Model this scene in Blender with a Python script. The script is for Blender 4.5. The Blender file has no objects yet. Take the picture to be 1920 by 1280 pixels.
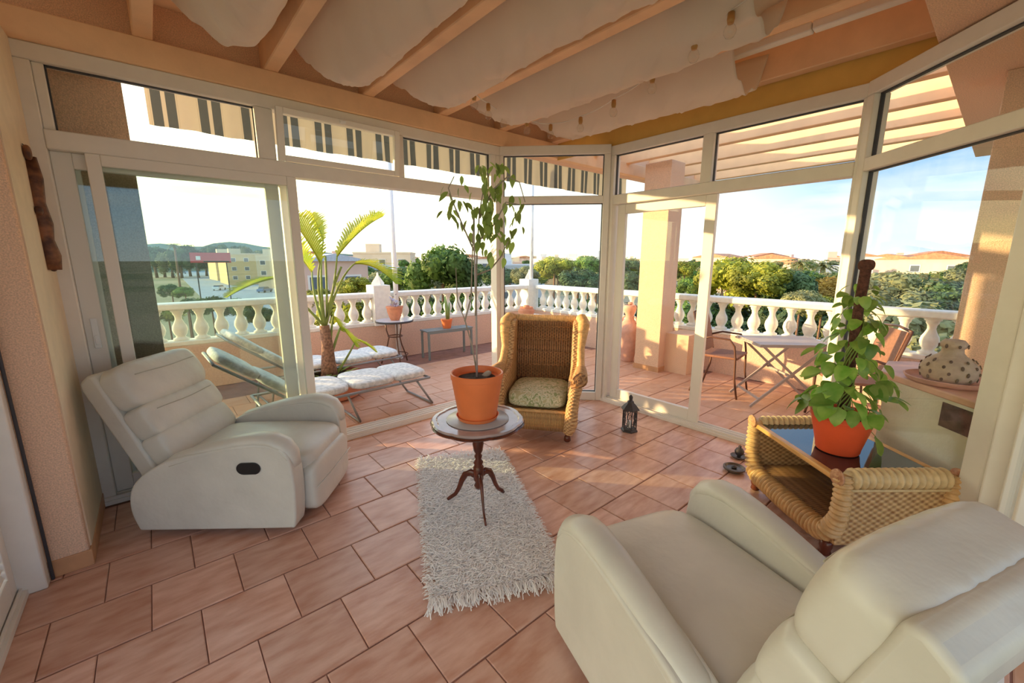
import bpy, math, random
from mathutils import Vector, Matrix
random.seed(7)
R = math.radians
SC = bpy.context.scene
COL = SC.collection
# ------------------------------------------------------------------ camera
F_PX, H_CAM, YAW = 780.0, 1.5, R(49.5)
PITCH = math.atan(153 / F_PX)
cd = bpy.data.cameras.new('camera'); cam = bpy.data.objects.new('camera', cd); COL.objects.link(cam)
cd.sensor_width = 36; cd.lens = 36 * F_PX / 1920; cd.clip_start = .02; cd.clip_end = 8000
cam.location = (0, 0, H_CAM); cam.rotation_euler = (R(90) - PITCH, 0, YAW - R(90))
SC.camera = cam
# ------------------------------------------------------------------ light, sky, exposure
SC.view_settings.view_transform = 'Standard'; SC.view_settings.look = 'None'
SC.view_settings.gamma = 1; SC.view_settings.use_curve_mapping = False
SC.view_settings.exposure = 0.9
SKY = 1.12
SUN = 5.0
SUN_EL = R(8.4); SK = 1.1                     # sunlight travels along (+1, -SK) over the ground
sdir = Vector((1, -SK, 0)).normalized() * math.cos(SUN_EL) + Vector((0, 0, -math.sin(SUN_EL)))
sl = bpy.data.lights.new('sun', 'SUN'); so = bpy.data.objects.new('sun', sl); COL.objects.link(so)
sl.energy = SUN; sl.color = (1, .68, .32); sl.angle = R(.6)
so.rotation_euler = sdir.to_track_quat('-Z', 'Y').to_euler(); so.location = (-10, 12, 6)
w = bpy.data.worlds.new('sky'); SC.world = w; w.use_nodes = True
nt = w.node_tree; nt.nodes.clear()
def N(t, kind, **kw):
    n = t.nodes.new(kind)
    for k, v in kw.items(): setattr(n, k, v)
    return n
tc = N(nt, 'ShaderNodeTexCoord'); sep = N(nt, 'ShaderNodeSeparateXYZ'); nt.links.new(tc.outputs['Generated'], sep.inputs[0])
dp = N(nt, 'ShaderNodeVectorMath', operation='DOT_PRODUCT'); nt.links.new(tc.outputs['Generated'], dp.inputs[0])
dp.inputs[1].default_value = (-sdir.x, -sdir.y, 0)
ra = N(nt, 'ShaderNodeValToRGB'); nt.links.new(sep.outputs['Z'], ra.inputs[0])      # away from the sun
e = ra.color_ramp.elements
e[0].position = 0; e[0].color = (.56, .60, .62, 1); e[1].position = 1; e[1].color = (.20, .34, .60, 1)
for p, c in ((.06, (.44, .54, .63, 1)), (.17, (.21, .36, .54, 1)), (.6, (.22, .36, .60, 1))):
    q = e.new(p); q.color = c
rb = N(nt, 'ShaderNodeValToRGB'); nt.links.new(sep.outputs['Z'], rb.inputs[0])      # towards the sun
e = rb.color_ramp.elements
e[0].position = 0; e[0].color = (2.0, 1.75, .70, 1); e[1].position = 1; e[1].color = (.50, .68, .95, 1)
for p, c in ((.15, (2.0, 1.9, 1.15, 1)), (.4, (1.1, 1.2, 1.3, 1))):
    q = e.new(p); q.color = c
mr = N(nt, 'ShaderNodeMapRange'); nt.links.new(dp.outputs['Value'], mr.inputs[0])
mr.inputs[1].default_value = -.48; mr.inputs[2].default_value = .72
mx = N(nt, 'ShaderNodeMix', data_type='RGBA'); nt.links.new(mr.outputs[0], mx.inputs[0])
nt.links.new(ra.outputs[0], mx.inputs[6]); nt.links.new(rb.outputs[0], mx.inputs[7])
mp = N(nt, 'ShaderNodeMapping'); mp.inputs['Scale'].default_value = (2, 2, 9); nt.links.new(tc.outputs['Generated'], mp.inputs[0])
cn = N(nt, 'ShaderNodeTexNoise'); cn.inputs['Scale'].default_value = 2.2; cn.inputs['Detail'].default_value = 6
nt.links.new(mp.outputs[0], cn.inputs[0])
cr = N(nt, 'ShaderNodeValToRGB'); nt.links.new(cn.outputs[0], cr.inputs[0])
cr.color_ramp.elements[0].position = .5; cr.color_ramp.elements[1].position = .72
cr.color_ramp.elements[1].color = (.7, .7, .7, 1)
m2 = N(nt, 'ShaderNodeMix', data_type='RGBA'); nt.links.new(cr.outputs[0], m2.inputs[0])
nt.links.new(mx.outputs[2], m2.inputs[6]); m2.inputs[7].default_value = (.58, .60, .62, 1)
bg = N(nt, 'ShaderNodeBackground'); bg.inputs[1].default_value = SKY; nt.links.new(m2.outputs[2], bg.inputs[0])
wo = N(nt, 'ShaderNodeOutputWorld'); nt.links.new(bg.outputs[0], wo.inputs[0])

# ------------------------------------------------------------------ geometry of the view (only used to find where things stand)
def ray(x, y):
    X = (x - 960) / F_PX; Z = -(y - 640) / F_PX
    fy = math.cos(PITCH) + Z * math.sin(PITCH); fz = -math.sin(PITCH) + Z * math.cos(PITCH)
    return Vector((X * math.sin(YAW) + fy * math.cos(YAW), -X * math.cos(YAW) + fy * math.sin(YAW), fz))
def on_v(x, y, v): r = ray(x, y); return Vector((0, 0, H_CAM)) + r * (v / r.y)
def far(px, py, d):            # point d metres away over the ground in the direction of a pixel
    r = ray(px, py); h = math.hypot(r.x, r.y); return Vector((r.x / h * d, r.y / h * d, H_CAM + r.z / h * d))

# ------------------------------------------------------------------ materials
MATS = {}
def mat(name, col, rough=.6, var=0, scale=8, bump=0, bscale=60, metal=0, col2=None, rnd=0, stretch=None, spec=.5, trans=0, sheen=0, coord='Object', noise_w=(.35, .65), detail=4):
    m = bpy.data.materials.new(name); m.use_nodes = True; t = m.node_tree; b = t.nodes['Principled BSDF']
    b.inputs['Roughness'].default_value = rough; b.inputs['Metallic'].default_value = metal
    b.inputs['Specular IOR Level'].default_value = spec
    b.inputs['Base Color'].default_value = (*col, 1)
    tcn = N(t, 'ShaderNodeTexCoord'); src = tcn.outputs[coord]
    if stretch or rnd:
        mpn = N(t, 'ShaderNodeMapping'); t.links.new(src, mpn.inputs[0])
        if stretch: mpn.inputs['Scale'].default_value = stretch
        src = mpn.outputs[0]
        if rnd:
            oi0 = N(t, 'ShaderNodeObjectInfo'); ml = N(t, 'ShaderNodeMath', operation='MULTIPLY'); ml.inputs[1].default_value = 37
            t.links.new(oi0.outputs['Random'], ml.inputs[0]); t.links.new(ml.outputs[0], mpn.inputs['Location'])
    out = None
    if var or col2:
        nz = N(t, 'ShaderNodeTexNoise'); nz.inputs['Scale'].default_value = scale; nz.inputs['Detail'].default_value = detail
        t.links.new(src, nz.inputs[0])
        rp = N(t, 'ShaderNodeValToRGB'); t.links.new(nz.outputs[0], rp.inputs[0])
        rp.color_ramp.elements[0].position = noise_w[0]; rp.color_ramp.elements[1].position = noise_w[1]
        if col2: c1, c2 = col, col2
        else: c1 = [c * (1 - var) for c in col]; c2 = [min(1, c * (1 + var)) for c in col]
        rp.color_ramp.elements[0].color = (*c1, 1); rp.color_ramp.elements[1].color = (*c2, 1)
        out = rp.outputs[0]
    if rnd:
        oi = N(t, 'ShaderNodeObjectInfo'); mrn = N(t, 'ShaderNodeMapRange'); t.links.new(oi.outputs['Random'], mrn.inputs[0])
        mrn.inputs[3].default_value = 1 - rnd; mrn.inputs[4].default_value = 1 + rnd
        hs = N(t, 'ShaderNodeHueSaturation'); t.links.new(mrn.outputs[0], hs.inputs['Value'])
        if out: t.links.new(out, hs.inputs['Color'])
        else: hs.inputs['Color'].default_value = (*col, 1)
        out = hs.outputs[0]
    if out: t.links.new(out, b.inputs['Base Color'])
    if bump:
        nb = N(t, 'ShaderNodeTexNoise'); nb.inputs['Scale'].default_value = bscale; nb.inputs['Detail'].default_value = 3
        t.links.new(src, nb.inputs[0]); bp = N(t, 'ShaderNodeBump'); bp.inputs['Strength'].default_value = bump
        bp.inputs['Distance'].default_value = .01
        t.links.new(nb.outputs[0], bp.inputs['Height']); t.links.new(bp.outputs[0], b.inputs['Normal'])
    if trans:
        tl = N(t, 'ShaderNodeBsdfTranslucent'); tl.inputs[0].default_value = (*col, 1)
        if out: t.links.new(out, tl.inputs[0])
        ms = N(t, 'ShaderNodeMixShader'); ms.inputs[0].default_value = trans
        t.links.new(b.outputs[0], ms.inputs[1]); t.links.new(tl.outputs[0], ms.inputs[2])
        t.links.new(ms.outputs[0], t.nodes['Material Output'].inputs[0])
    MATS[name] = m
    return m
def weave(name, c1, c2, k=70, kz=70):
    m = bpy.data.materials.new(name); m.use_nodes = True; t = m.node_tree; b = t.nodes['Principled BSDF']
    b.inputs['Roughness'].default_value = .55
    tcn = N(t, 'ShaderNodeTexCoord'); sp = N(t, 'ShaderNodeSeparateXYZ'); t.links.new(tcn.outputs['Object'], sp.inputs[0])
    ad = N(t, 'ShaderNodeMath', operation='ADD'); t.links.new(sp.outputs[0], ad.inputs[0]); t.links.new(sp.outputs[1], ad.inputs[1])
    def wv(s, kk, ph=None):
        a = N(t, 'ShaderNodeMath', operation='MULTIPLY'); t.links.new(s, a.inputs[0]); a.inputs[1].default_value = kk
        s2 = N(t, 'ShaderNodeMath', operation='SINE'); t.links.new(a.outputs[0], s2.inputs[0]); return s2.outputs[0]
    A = wv(ad.outputs[0], k * 2); B = wv(sp.outputs[2], kz * 3)
    mu = N(t, 'ShaderNodeMath', operation='MULTIPLY'); t.links.new(A, mu.inputs[0]); t.links.new(B, mu.inputs[1])
    mrn = N(t, 'ShaderNodeMapRange'); t.links.new(mu.outputs[0], mrn.inputs[0]); mrn.inputs[1].default_value = -1
    nz = N(t, 'ShaderNodeTexNoise'); nz.inputs['Scale'].default_value = 30; t.links.new(tcn.outputs['Object'], nz.inputs[0])
    av = N(t, 'ShaderNodeMath', operation='ADD'); t.links.new(mrn.outputs[0], av.inputs[0]); t.links.new(nz.outputs[0], av.inputs[1])
    hf = N(t, 'ShaderNodeMath', operation='MULTIPLY'); t.links.new(av.outputs[0], hf.inputs[0]); hf.inputs[1].default_value = .5
    rp = N(t, 'ShaderNodeValToRGB'); t.links.new(hf.outputs[0], rp.inputs[0])
    rp.color_ramp.elements[0].position = .25; rp.color_ramp.elements[1].position = .7
    rp.color_ramp.elements[0].color = (*c1, 1); rp.color_ramp.elements[1].color = (*c2, 1)
    t.links.new(rp.outputs[0], b.inputs['Base Color'])
    bp = N(t, 'ShaderNodeBump'); bp.inputs['Strength'].default_value = .8; bp.inputs['Distance'].default_value = .006
    t.links.new(mrn.outputs[0], bp.inputs['Height']); t.links.new(bp.outputs[0], b.inputs['Normal'])
    MATS[name] = m; return m
def glass(name, tint=(1, 1, 1), refl=1.0):
    m = bpy.data.materials.new(name); m.use_nodes = True; t = m.node_tree; t.nodes.clear()
    o = N(t, 'ShaderNodeOutputMaterial'); tr = N(t, 'ShaderNodeBsdfTransparent'); tr.inputs[0].default_value = (*tint, 1)
    gl = N(t, 'ShaderNodeBsdfGlossy'); gl.inputs['Roughness'].default_value = .0; ge = N(t, 'ShaderNodeNewGeometry')
    dt = N(t, 'ShaderNodeVectorMath', operation='DOT_PRODUCT'); t.links.new(ge.outputs['Incoming'], dt.inputs[0]); t.links.new(ge.outputs['Normal'], dt.inputs[1])
    ab = N(t, 'ShaderNodeMath', operation='ABSOLUTE'); t.links.new(dt.outputs['Value'], ab.inputs[0])
    iv = N(t, 'ShaderNodeMath', operation='SUBTRACT'); iv.inputs[0].default_value = 1; t.links.new(ab.outputs[0], iv.inputs[1])
    pw5 = N(t, 'ShaderNodeMath', operation='POWER'); t.links.new(iv.outputs[0], pw5.inputs[0]); pw5.inputs[1].default_value = 5
    ml = N(t, 'ShaderNodeMath', operation='MULTIPLY_ADD'); t.links.new(pw5.outputs[0], ml.inputs[0]); ml.inputs[1].default_value = .6 * refl; ml.inputs[2].default_value = .035 * refl
    ms = N(t, 'ShaderNodeMixShader'); t.links.new(ml.outputs[0], ms.inputs[0]); t.links.new(tr.outputs[0], ms.inputs[1]); t.links.new(gl.outputs[0], ms.inputs[2])
    t.links.new(ms.outputs[0], o.inputs[0]); MATS[name] = m; return m
def stripes(name, period, bars, base, dark, axis=0):
    m = bpy.data.materials.new(name); m.use_nodes = True; t = m.node_tree; b = t.nodes['Principled BSDF']; b.inputs['Roughness'].default_value = .8
    tcn = N(t, 'ShaderNodeTexCoord'); sp = N(t, 'ShaderNodeSeparateXYZ'); t.links.new(tcn.outputs['Object'], sp.inputs[0])
    dv = N(t, 'ShaderNodeMath', operation='DIVIDE'); t.links.new(sp.outputs[axis], dv.inputs[0]); dv.inputs[1].default_value = period
    fr = N(t, 'ShaderNodeMath', operation='FRACT'); t.links.new(dv.outputs[0], fr.inputs[0])
    rp = N(t, 'ShaderNodeValToRGB'); rp.color_ramp.interpolation = 'CONSTANT'; t.links.new(fr.outputs[0], rp.inputs[0])
    els = rp.color_ramp.elements; els[0].position = 0; els[0].color = (*base, 1); els[1].position = bars[0][0]; els[1].color = (*bars[0][2], 1)
    q = els.new(bars[0][1]); q.color = (*base, 1)
    for a, z, c in bars[1:]:
        q = els.new(a); q.color = (*c, 1); q = els.new(z); q.color = (*base, 1)
    t.links.new(rp.outputs[0], b.inputs['Base Color'])
    tl = N(t, 'ShaderNodeBsdfTranslucent'); t.links.new(rp.outputs[0], tl.inputs[0]); ms = N(t, 'ShaderNodeMixShader'); ms.inputs[0].default_value = .25
    t.links.new(b.outputs[0], ms.inputs[1]); t.links.new(tl.outputs[0], ms.inputs[2]); t.links.new(ms.outputs[0], t.nodes['Material Output'].inputs[0])
    MATS[name] = m; return m
def damask(name):
    m = bpy.data.materials.new(name); m.use_nodes = True; t = m.node_tree; b = t.nodes['Principled BSDF']; b.inputs['Roughness'].default_value = .8
    tcn = N(t, 'ShaderNodeTexCoord'); nz = N(t, 'ShaderNodeTexNoise'); nz.inputs['Scale'].default_value = 13; nz.inputs['Distortion'].default_value = 2.2; nz.inputs['Detail'].default_value = 1
    t.links.new(tcn.outputs['Object'], nz.inputs[0])
    rp = N(t, 'ShaderNodeValToRGB'); t.links.new(nz.outputs[0], rp.inputs[0]); es = rp.color_ramp.elements
    cr_, gr = (.72, .68, .50, 1), (.33, .38, .17, 1)
    es[0].position = .38; es[0].color = gr; es[1].position = .41; es[1].color = cr_
    for p, c in ((.47, cr_), (.49, gr), (.52, gr), (.54, cr_), (.62, cr_), (.64, (.55, .50, .28, 1))):
        q = es.new(p); q.color = c
    t.links.new(rp.outputs[0], b.inputs['Base Color']); MATS[name] = m; return m

M = MATS
mat('tile_inside', (.58, .275, .175), .30, col2=(.78, .48, .36), scale=6, rnd=.09, stretch=(1, 3.5, 1), detail=7, bump=.12, bscale=18, noise_w=(.3, .68))
mat('tile_outside', (.62, .31, .18), .42, col2=(.72, .42, .28), scale=5, rnd=.08, stretch=(1, 3, 1), bump=.12, bscale=18, noise_w=(.3, .7))
mat('grout', (.30, .15, .11), .9, var=.15)
mat('peach_render', (.84, .55, .38), .9, var=.16, scale=170, bump=.5, bscale=130)
mat('peach_beam', (.90, .58, .35), .75, var=.05, scale=6, bump=.15, bscale=30)
mat('peach_deck', (.88, .60, .36), .8, var=.05, scale=8, trans=.3)  # translucency added so that sky light from above brightens the ceiling
mat('yellow_panel', (.80, .48, .12), .7, var=.07, scale=4)
mat('parapet_render', (.74, .50, .38), .9, var=.1, scale=60, bump=.4, bscale=90)
mat('cream_plaster', (.82, .66, .48), .8, var=.04, scale=10)
mat('skirting', (.62, .32, .16), .5, var=.12, scale=6)
mat('white_frame', (.86, .80, .73), .35, var=.02, scale=12)
mat('white_leaf', (.87, .81, .74), .4)
mat('white_metal', (.85, .85, .85), .35, var=.02)
mat('gasket', (.05, .05, .06), .6)
mat('balustrade_white', (.86, .85, .80), .7, var=.05, scale=20, bump=.2)
glass('clear_glass', (.97, .985, .98), 1.0)
glass('green_glass', (.93, .975, .955), 1.5)
mat('leather', (.69, .655, .575), .38, var=.05, scale=5, bump=.35, bscale=16)
mat('seam_thread', (.52, .48, .39), .6)
mat('black', (.012, .012, .014), .4)
mat('dark_plastic', (.03, .03, .03), .5)
mat('mahogany', (.11, .025, .012), .22, var=.3, scale=12, stretch=(1, 1, .3))
mat('lacquer_sky_sheen', (.42, .32, .31), .10, var=.15, scale=9, spec=1)  # pale lilac base stands in for sky reflected in the top
mat('grey_disc', (.42, .40, .40), .25)
mat('terracotta_plastic', (.80, .20, .06), .45, var=.05)
mat('red_plastic', (.78, .10, .03), .42, var=.05)
mat('terracotta', (.66, .27, .15), .75, var=.12, scale=14, bump=.2)
mat('pink_terracotta', (.68, .36, .27), .8, var=.10, scale=14, bump=.2)
mat('soil', (.05, .03, .02), .95, var=.5, scale=60, bump=1, bscale=80)
mat('stem_grey', (.36, .30, .24), .8, var=.2)
mat('stem_green', (.22, .30, .07), .6, var=.2)
mat('fig_leaf', (.33, .45, .11), .45, rnd=.4, trans=.4)
mat('pothos_leaf', (.15, .34, .04), .38, rnd=.4, trans=.3, col2=(.36, .50, .11), scale=9)
mat('strelitzia_leaf', (.30, .42, .03), .45, col2=(.62, .62, .06), scale=4, trans=.5, rnd=.2)
mat('coir', (.12, .045, .03), .95, var=.4, scale=60, bump=1, bscale=120)
mat('bark', (.25, .14, .09), .9, var=.4, scale=40, bump=1, bscale=60)
mat('rug_pile', (.93, .88, .84), .9, var=.03)
mat('rug_back', (.62, .58, .56), .95, var=.15, scale=40)
weave('wicker', (.34, .16, .06), (.74, .47, .22))
weave('wicker_dark_shaded', (.16, .06, .025), (.50, .26, .11))  # darker wicker; on the armchair back it stands in for shade
mat('cane_wrap', (.70, .42, .18), .45, var=.15, scale=30)
mat('cane_shaded', (.36, .17, .07), .5, var=.25, scale=30)  # dark tone puts the shade of the chair back into its ribs
mat('cane_mid', (.58, .34, .14), .5, var=.2, scale=30)
mat('cane_pale', (.70, .50, .26), .5, var=.12, scale=30)
mat('rosette_cane', (.48, .20, .10), .5, col2=(.72, .40, .22), scale=50)
mat('orange_wood', (.72, .38, .12), .35, var=.15, scale=8, stretch=(1, 1, 8))
mat('smoked_glass', (.02, .018, .02), .04, spec=1)
damask('green_damask')
mat('carving_wood', (.07, .022, .012), .5, col2=(.26, .10, .04), scale=22)
mat('drape', (.95, .88, .80), .9, var=.02, scale=3, trans=.45, bump=.1, bscale=7)
mat('bulb_glass', (.9, .85, .8), .05)
glass('bulb_clear', (.98, .96, .93), 2.2)
mat('brass_cap', (.50, .27, .09), .4, metal=.4)
mat('white_cable', (.8, .75, .7), .6)
mat('iron', (.055, .05, .055), .5)
mat('bronze', (.14, .12, .10), .4, metal=.5)
stripes('awning_stripe', .28, [(.06, .075, (.42, .38, .30)), (.10, .31, (.075, .09, .10)), (.40, .61, (.075, .09, .10)), (.635, .65, (.42, .38, .30))], (.50, .46, .38), (.06, .075, .08))
mat('awning_cloth', (.50, .46, .38), .8, trans=.4)
mat('lounger_cushion', (.80, .80, .79), .85, col2=(.62, .63, .63), scale=28, noise_w=(.46, .56), bump=.3, bscale=30)
mat('lounger_metal', (.30, .31, .32), .45, metal=.4)
mat('bench_metal', (.20, .24, .25), .5)
mat('dark_brown_metal', (.12, .05, .03), .45)
mat('sling', (.30, .14, .09), .8, var=.15, scale=60)
mat('mosaic_top', (.50, .50, .55), .3, var=.15, scale=20)
mat('silver_wood', (.45, .38, .36), .5)
mat('counter_body', (.80, .74, .62), .7, col2=(.62, .50, .34), scale=2.2, bump=.2)
mat('counter_top', (.66, .36, .24), .45, var=.15, scale=6)
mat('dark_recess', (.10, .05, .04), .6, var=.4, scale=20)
mat('pierced_clay', (.52, .38, .28), .85, var=.08, scale=30, bump=.3)
mat('hole_dark', (.16, .10, .07), .9)
mat('cactus', (.25, .38, .12), .6, var=.2)
mat('straw', (.55, .36, .14), .9, var=.3)
mat('flower', (.45, .40, .50), .8)
mat('leaves_yellow', (.30, .32, .035), .7, rnd=.2, trans=.3, var=.45, scale=1.1)
mat('leaves_green', (.13, .22, .04), .7, rnd=.2, trans=.3, var=.5, scale=1.1)
mat('leaves_dark', (.075, .13, .05), .7, rnd=.2, trans=.25, var=.5, scale=.8)
mat('leaves_orange', (.48, .30, .04), .7, rnd=.1, trans=.3, var=.4, scale=1.3)
mat('leaves_olive', (.26, .27, .12), .7, rnd=.15, trans=.3, var=.35, scale=.8)
mat('ground', (.40, .33, .22), .95, col2=(.12, .16, .07), scale=.02, detail=8)
mat('asphalt', (.33, .38, .45), .85, var=.08, scale=.4)
mat('pavement', (.62, .58, .54), .9, var=.08)
for n_, c_ in dict(house_white=(.80, .74, .68), house_cream=(.78, .62, .44), house_pink=(.74, .50, .40), house_tan=(.80, .56, .28), house_grey=(.50, .52, .58)).items():
    mat(n_, c_, .85, var=.05, scale=.5, rnd=.08)
mat('roof_tile', (.50, .22, .12), .85, var=.2, scale=2, rnd=.1)
mat('roof_grey', (.52, .54, .60), .8, var=.08)
mat('window_dark', (.12, .14, .17), .2)
mat('mountain', (.50, .60, .72), 1, var=.04, scale=.003)  # distance haze is put into this pale blue
mat('hill_green', (.20, .25, .19), 1, var=.3, scale=.03)
mat('red_sign', (.55, .03, .05), .5)
mat('sign_white', (.85, .85, .85), .5)
for n_, c_ in dict(car_white=(.8, .8, .8), car_blue=(.12, .2, .4), car_grey=(.3, .32, .34), car_red=(.4, .05, .04)).items(): mat(n_, c_, .3)

# ------------------------------------------------------------------ mesh builder
class MB:
    def __init__(s): s.v = []; s.f = []; s.T = Matrix.Identity(4)
    def add(s, vs, fs):
        b = len(s.v); s.v += [tuple(s.T @ Vector(p)) for p in vs]; s.f += [tuple(b + i for i in f) for f in fs]; return s
    def box(s, c, d, rot=None):
        hx, hy, hz = d[0] / 2, d[1] / 2, d[2] / 2
        vs = [Vector((x * hx, y * hy, z * hz)) for z in (-1, 1) for x, y in ((-1, -1), (1, -1), (1, 1), (-1, 1))]
        if rot is not None: vs = [rot @ p for p in vs]
        c = Vector(c)
        return s.add([p + c for p in vs], [(3, 2, 1, 0), (4, 5, 6, 7), (0, 1, 5, 4), (1, 2, 6, 5), (2, 3, 7, 6), (3, 0, 4, 7)])
    def b2(s, a, b): return s.box([(a[i] + b[i]) / 2 for i in range(3)], [abs(b[i] - a[i]) for i in range(3)])
    def bar(s, p, q, wd, ht):      # straight bar of rectangular section
        p, q = Vector(p), Vector(q); d = q - p; rot = d.to_track_quat('X', 'Z').to_matrix()
        return s.box((p + q) / 2, (d.length, wd, ht), rot)
    def tube(s, path, r, seg=10, caps=True, sx=1.0, up=None):
        P = [Vector(p) for p in path]; n = len(P); rr = r if hasattr(r, '__len__') else [r] * n
        vs = []; prev = None
        for i, p in enumerate(P):
            d = (P[min(i + 1, n - 1)] - P[max(i - 1, 0)]).normalized()
            if prev is None:
                a = Vector(up) if up else (Vector((0, 0, 1)) if abs(d.z) < .9 else Vector((1, 0, 0)))
            else: a = prev
            a = (a - d * a.dot(d)).normalized(); b = d.cross(a); prev = a
            for k in range(seg):
                t = 2 * math.pi * k / seg; vs.append(p + a * math.cos(t) * rr[i] + b * math.sin(t) * rr[i] * sx)
        fs = [(i * seg + k, i * seg + (k + 1) % seg, (i + 1) * seg + (k + 1) % seg, (i + 1) * seg + k) for i in range(n - 1) for k in range(seg)]
        if caps: fs += [tuple(range(seg - 1, -1, -1)), tuple((n - 1) * seg + k for k in range(seg))]
        return s.add(vs, fs)
    def lathe(s, prof, seg=24, c=(0, 0, 0), fn=None):
        vs = []
        for r, z in prof:
            for k in range(seg):
                t = 2 * math.pi * k / seg; q = r * (fn(t, z) if fn else 1)
                vs.append((c[0] + q * math.cos(t), c[1] + q * math.sin(t), c[2] + z))
        n = len(prof)
        fs = [(i * seg + k, i * seg + (k + 1) % seg, (i + 1) * seg + (k + 1) % seg, (i + 1) * seg + k) for i in range(n - 1) for k in range(seg)]
        fs += [tuple(range(seg - 1, -1, -1)), tuple((n - 1) * seg + k for k in range(seg))]
        return s.add(vs, fs)
    def prism(s, poly, a, b, plane='xz'):     # polygon extruded from a to b
        def P(p, t):
            return {'xz': (p[0], t, p[1]), 'xy': (p[0], p[1], t), 'yz': (t, p[0], p[1])}[plane]
        n = len(poly); vs = [P(p, a) for p in poly] + [P(p, b) for p in poly]
        fs = [tuple(range(n)), tuple(range(2 * n - 1, n - 1, -1))] + [(i, i + n, (i + 1) % n + n, (i + 1) % n) for i in range(n)]
        return s.add(vs, fs)
    def soft(s, c, d, k=5, n=8, rot=None, fn=None):     # rounded cushion
        vs = []; idx = {}; fs = []
        def P(a):
            key = tuple(round(x, 4) for x in a)
            if key not in idx:
                p = Vector(a); q = (abs(p.x) ** k + abs(p.y) ** k + abs(p.z) ** k) ** (1 / k); p = p / q
                p = Vector((p.x * d[0] / 2, p.y * d[1] / 2, p.z * d[2] / 2))
                if fn: p = fn(p)
                if rot is not None: p = rot @ p
                idx[key] = len(vs); vs.append(p + Vector(c))
            return idx[key]
        g = [-1 + 2 * i / n for i in range(n + 1)]
        for ax in range(3):
            for sg in (-1, 1):
                for i in range(n):
                    for j in range(n):
                        q = []
                        for a, b in ((i, j), (i + 1, j), (i + 1, j + 1), (i, j + 1)):
                            p = [0, 0, 0]; p[ax] = sg; p[(ax + 1) % 3] = g[a]; p[(ax + 2) % 3] = g[b]; q.append(P(p))
                        fs.append(tuple(q) if sg > 0 else tuple(reversed(q)))
        return s.add(vs, fs)
    def mesh(s, name, m, smooth=False):
        me = bpy.data.meshes.new(name); me.from_pydata(s.v, [], s.f)
        if isinstance(m, str): m = M[m]
        me.materials.append(m); me.update()
        if smooth:
            me.polygons.foreach_set('use_smooth', [True] * len(me.polygons))
            if smooth == 'auto': me.set_sharp_from_angle(angle=R(38))
        return me
    def build(s, name, m, parent=None, smooth=False, bevel=0, seg=2):
        o = bpy.data.objects.new(name, s.mesh(name, m, smooth or ('auto' if bevel else False))); COL.objects.link(o)
        if parent: o.parent = parent
        if bevel:
            md = o.modifiers.new('bevel', 'BEVEL'); md.width = bevel; md.segments = seg; md.limit_method = 'ANGLE'; md.angle_limit = R(35)
            md.harden_normals = False
        return o
def link(name, me, parent=None, loc=(0, 0, 0), rot=None, scale=None):
    o = bpy.data.objects.new(name, me); COL.objects.link(o); o.parent = parent; o.location = loc
    if rot is not None: o.rotation_euler = rot
    if scale is not None: o.scale = scale if hasattr(scale, '__len__') else (scale,) * 3
    return o
def tag(o, label=None, cat=None, group=None, kind=None):
    if label: o['label'] = label
    if cat: o['category'] = cat
    if group: o['group'] = group
    if kind: o['kind'] = kind
    return o
def thing(name, label, cat, loc=(0, 0, 0), rz=0, group=None):
    o = bpy.data.objects.new(name, None); o.empty_display_size = .1; COL.objects.link(o)
    o.location = loc; o.rotation_euler = (0, 0, rz); return tag(o, label, cat, group)
def struct(name, loc=(0, 0, 0), rz=0, label=None):
    o = bpy.data.objects.new(name, None); o.empty_display_size = .1; COL.objects.link(o)
    o.location = loc; o.rotation_euler = (0, 0, rz); tag(o, label, None, None, 'structure'); return o
def copy_tree(o, parent=None, label=None, loc=None, rz=None):
    c = o.copy(); COL.objects.link(c)
    if parent: c.parent = parent
    if label: c['label'] = label
    if loc is not None: c.location = loc
    if rz is not None: c.rotation_euler = (0, 0, rz)
    for ch in list(o.children): copy_tree(ch, c)
    return c
def bez(a, b, c, n=8):
    a, b, c = Vector(a), Vector(b), Vector(c)
    return [a * (1 - t) ** 2 + b * 2 * t * (1 - t) + c * t * t for t in [i / n for i in range(n + 1)]]

# ------------------------------------------------------------------ floors, one tile at a time
PITCH_T = .329
def tile_mesh(name, m):
    h = PITCH_T / 2 - .004; t = h - .004
    vs = [(-h, -h, -.02), (h, -h, -.02), (h, h, -.02), (-h, h, -.02), (-h, -h, -.003), (h, -h, -.003), (h, h, -.003), (-h, h, -.003), (-t, -t, 0), (t, -t, 0), (t, t, 0), (-t, t, 0)]
    fs = [(8, 9, 10, 11)] + [(i, (i + 1) % 4, (i + 1) % 4 + 4, i + 4) for i in range(4)] + [(i + 4, (i + 1) % 4 + 4, (i + 1) % 4 + 8, i + 8) for i in range(4)]
    b = MB(); b.add(vs, fs); return b.mesh(name, m)
def inside(x, y): return y < 3.50 and x < 3.63 and x + y < 6.27 and x - y < 2.92 and y > -.14
fl = MB(); fl.prism([(-1.2, -.14), (2.78, -.14), (3.63, .71), (3.63, 2.64), (2.77, 3.5), (-1.2, 3.5)], -.12, -.006, 'xy')
floor = tag(fl.build('floor', 'grout'), None, None, None, 'structure')
tf = MB(); tf.prism([(-2.6, 3.5), (2.77, 3.5), (3.63, 2.64), (3.63, .71), (2.78, -.14), (0, -.14), (0, -2.2), (5.9, -2.2), (5.9, 6.25), (-2.6, 6.25)], -.12, -.006, 'xy')
terrace = tag(tf.build('terrace_floor', 'grout'), 'red clay tiled terrace floor round the glazed room', None, None, 'structure')
tin, tout = tile_mesh('tile', 'tile_inside'), tile_mesh('tile', 'tile_outside')
nin = nout = 0
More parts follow.
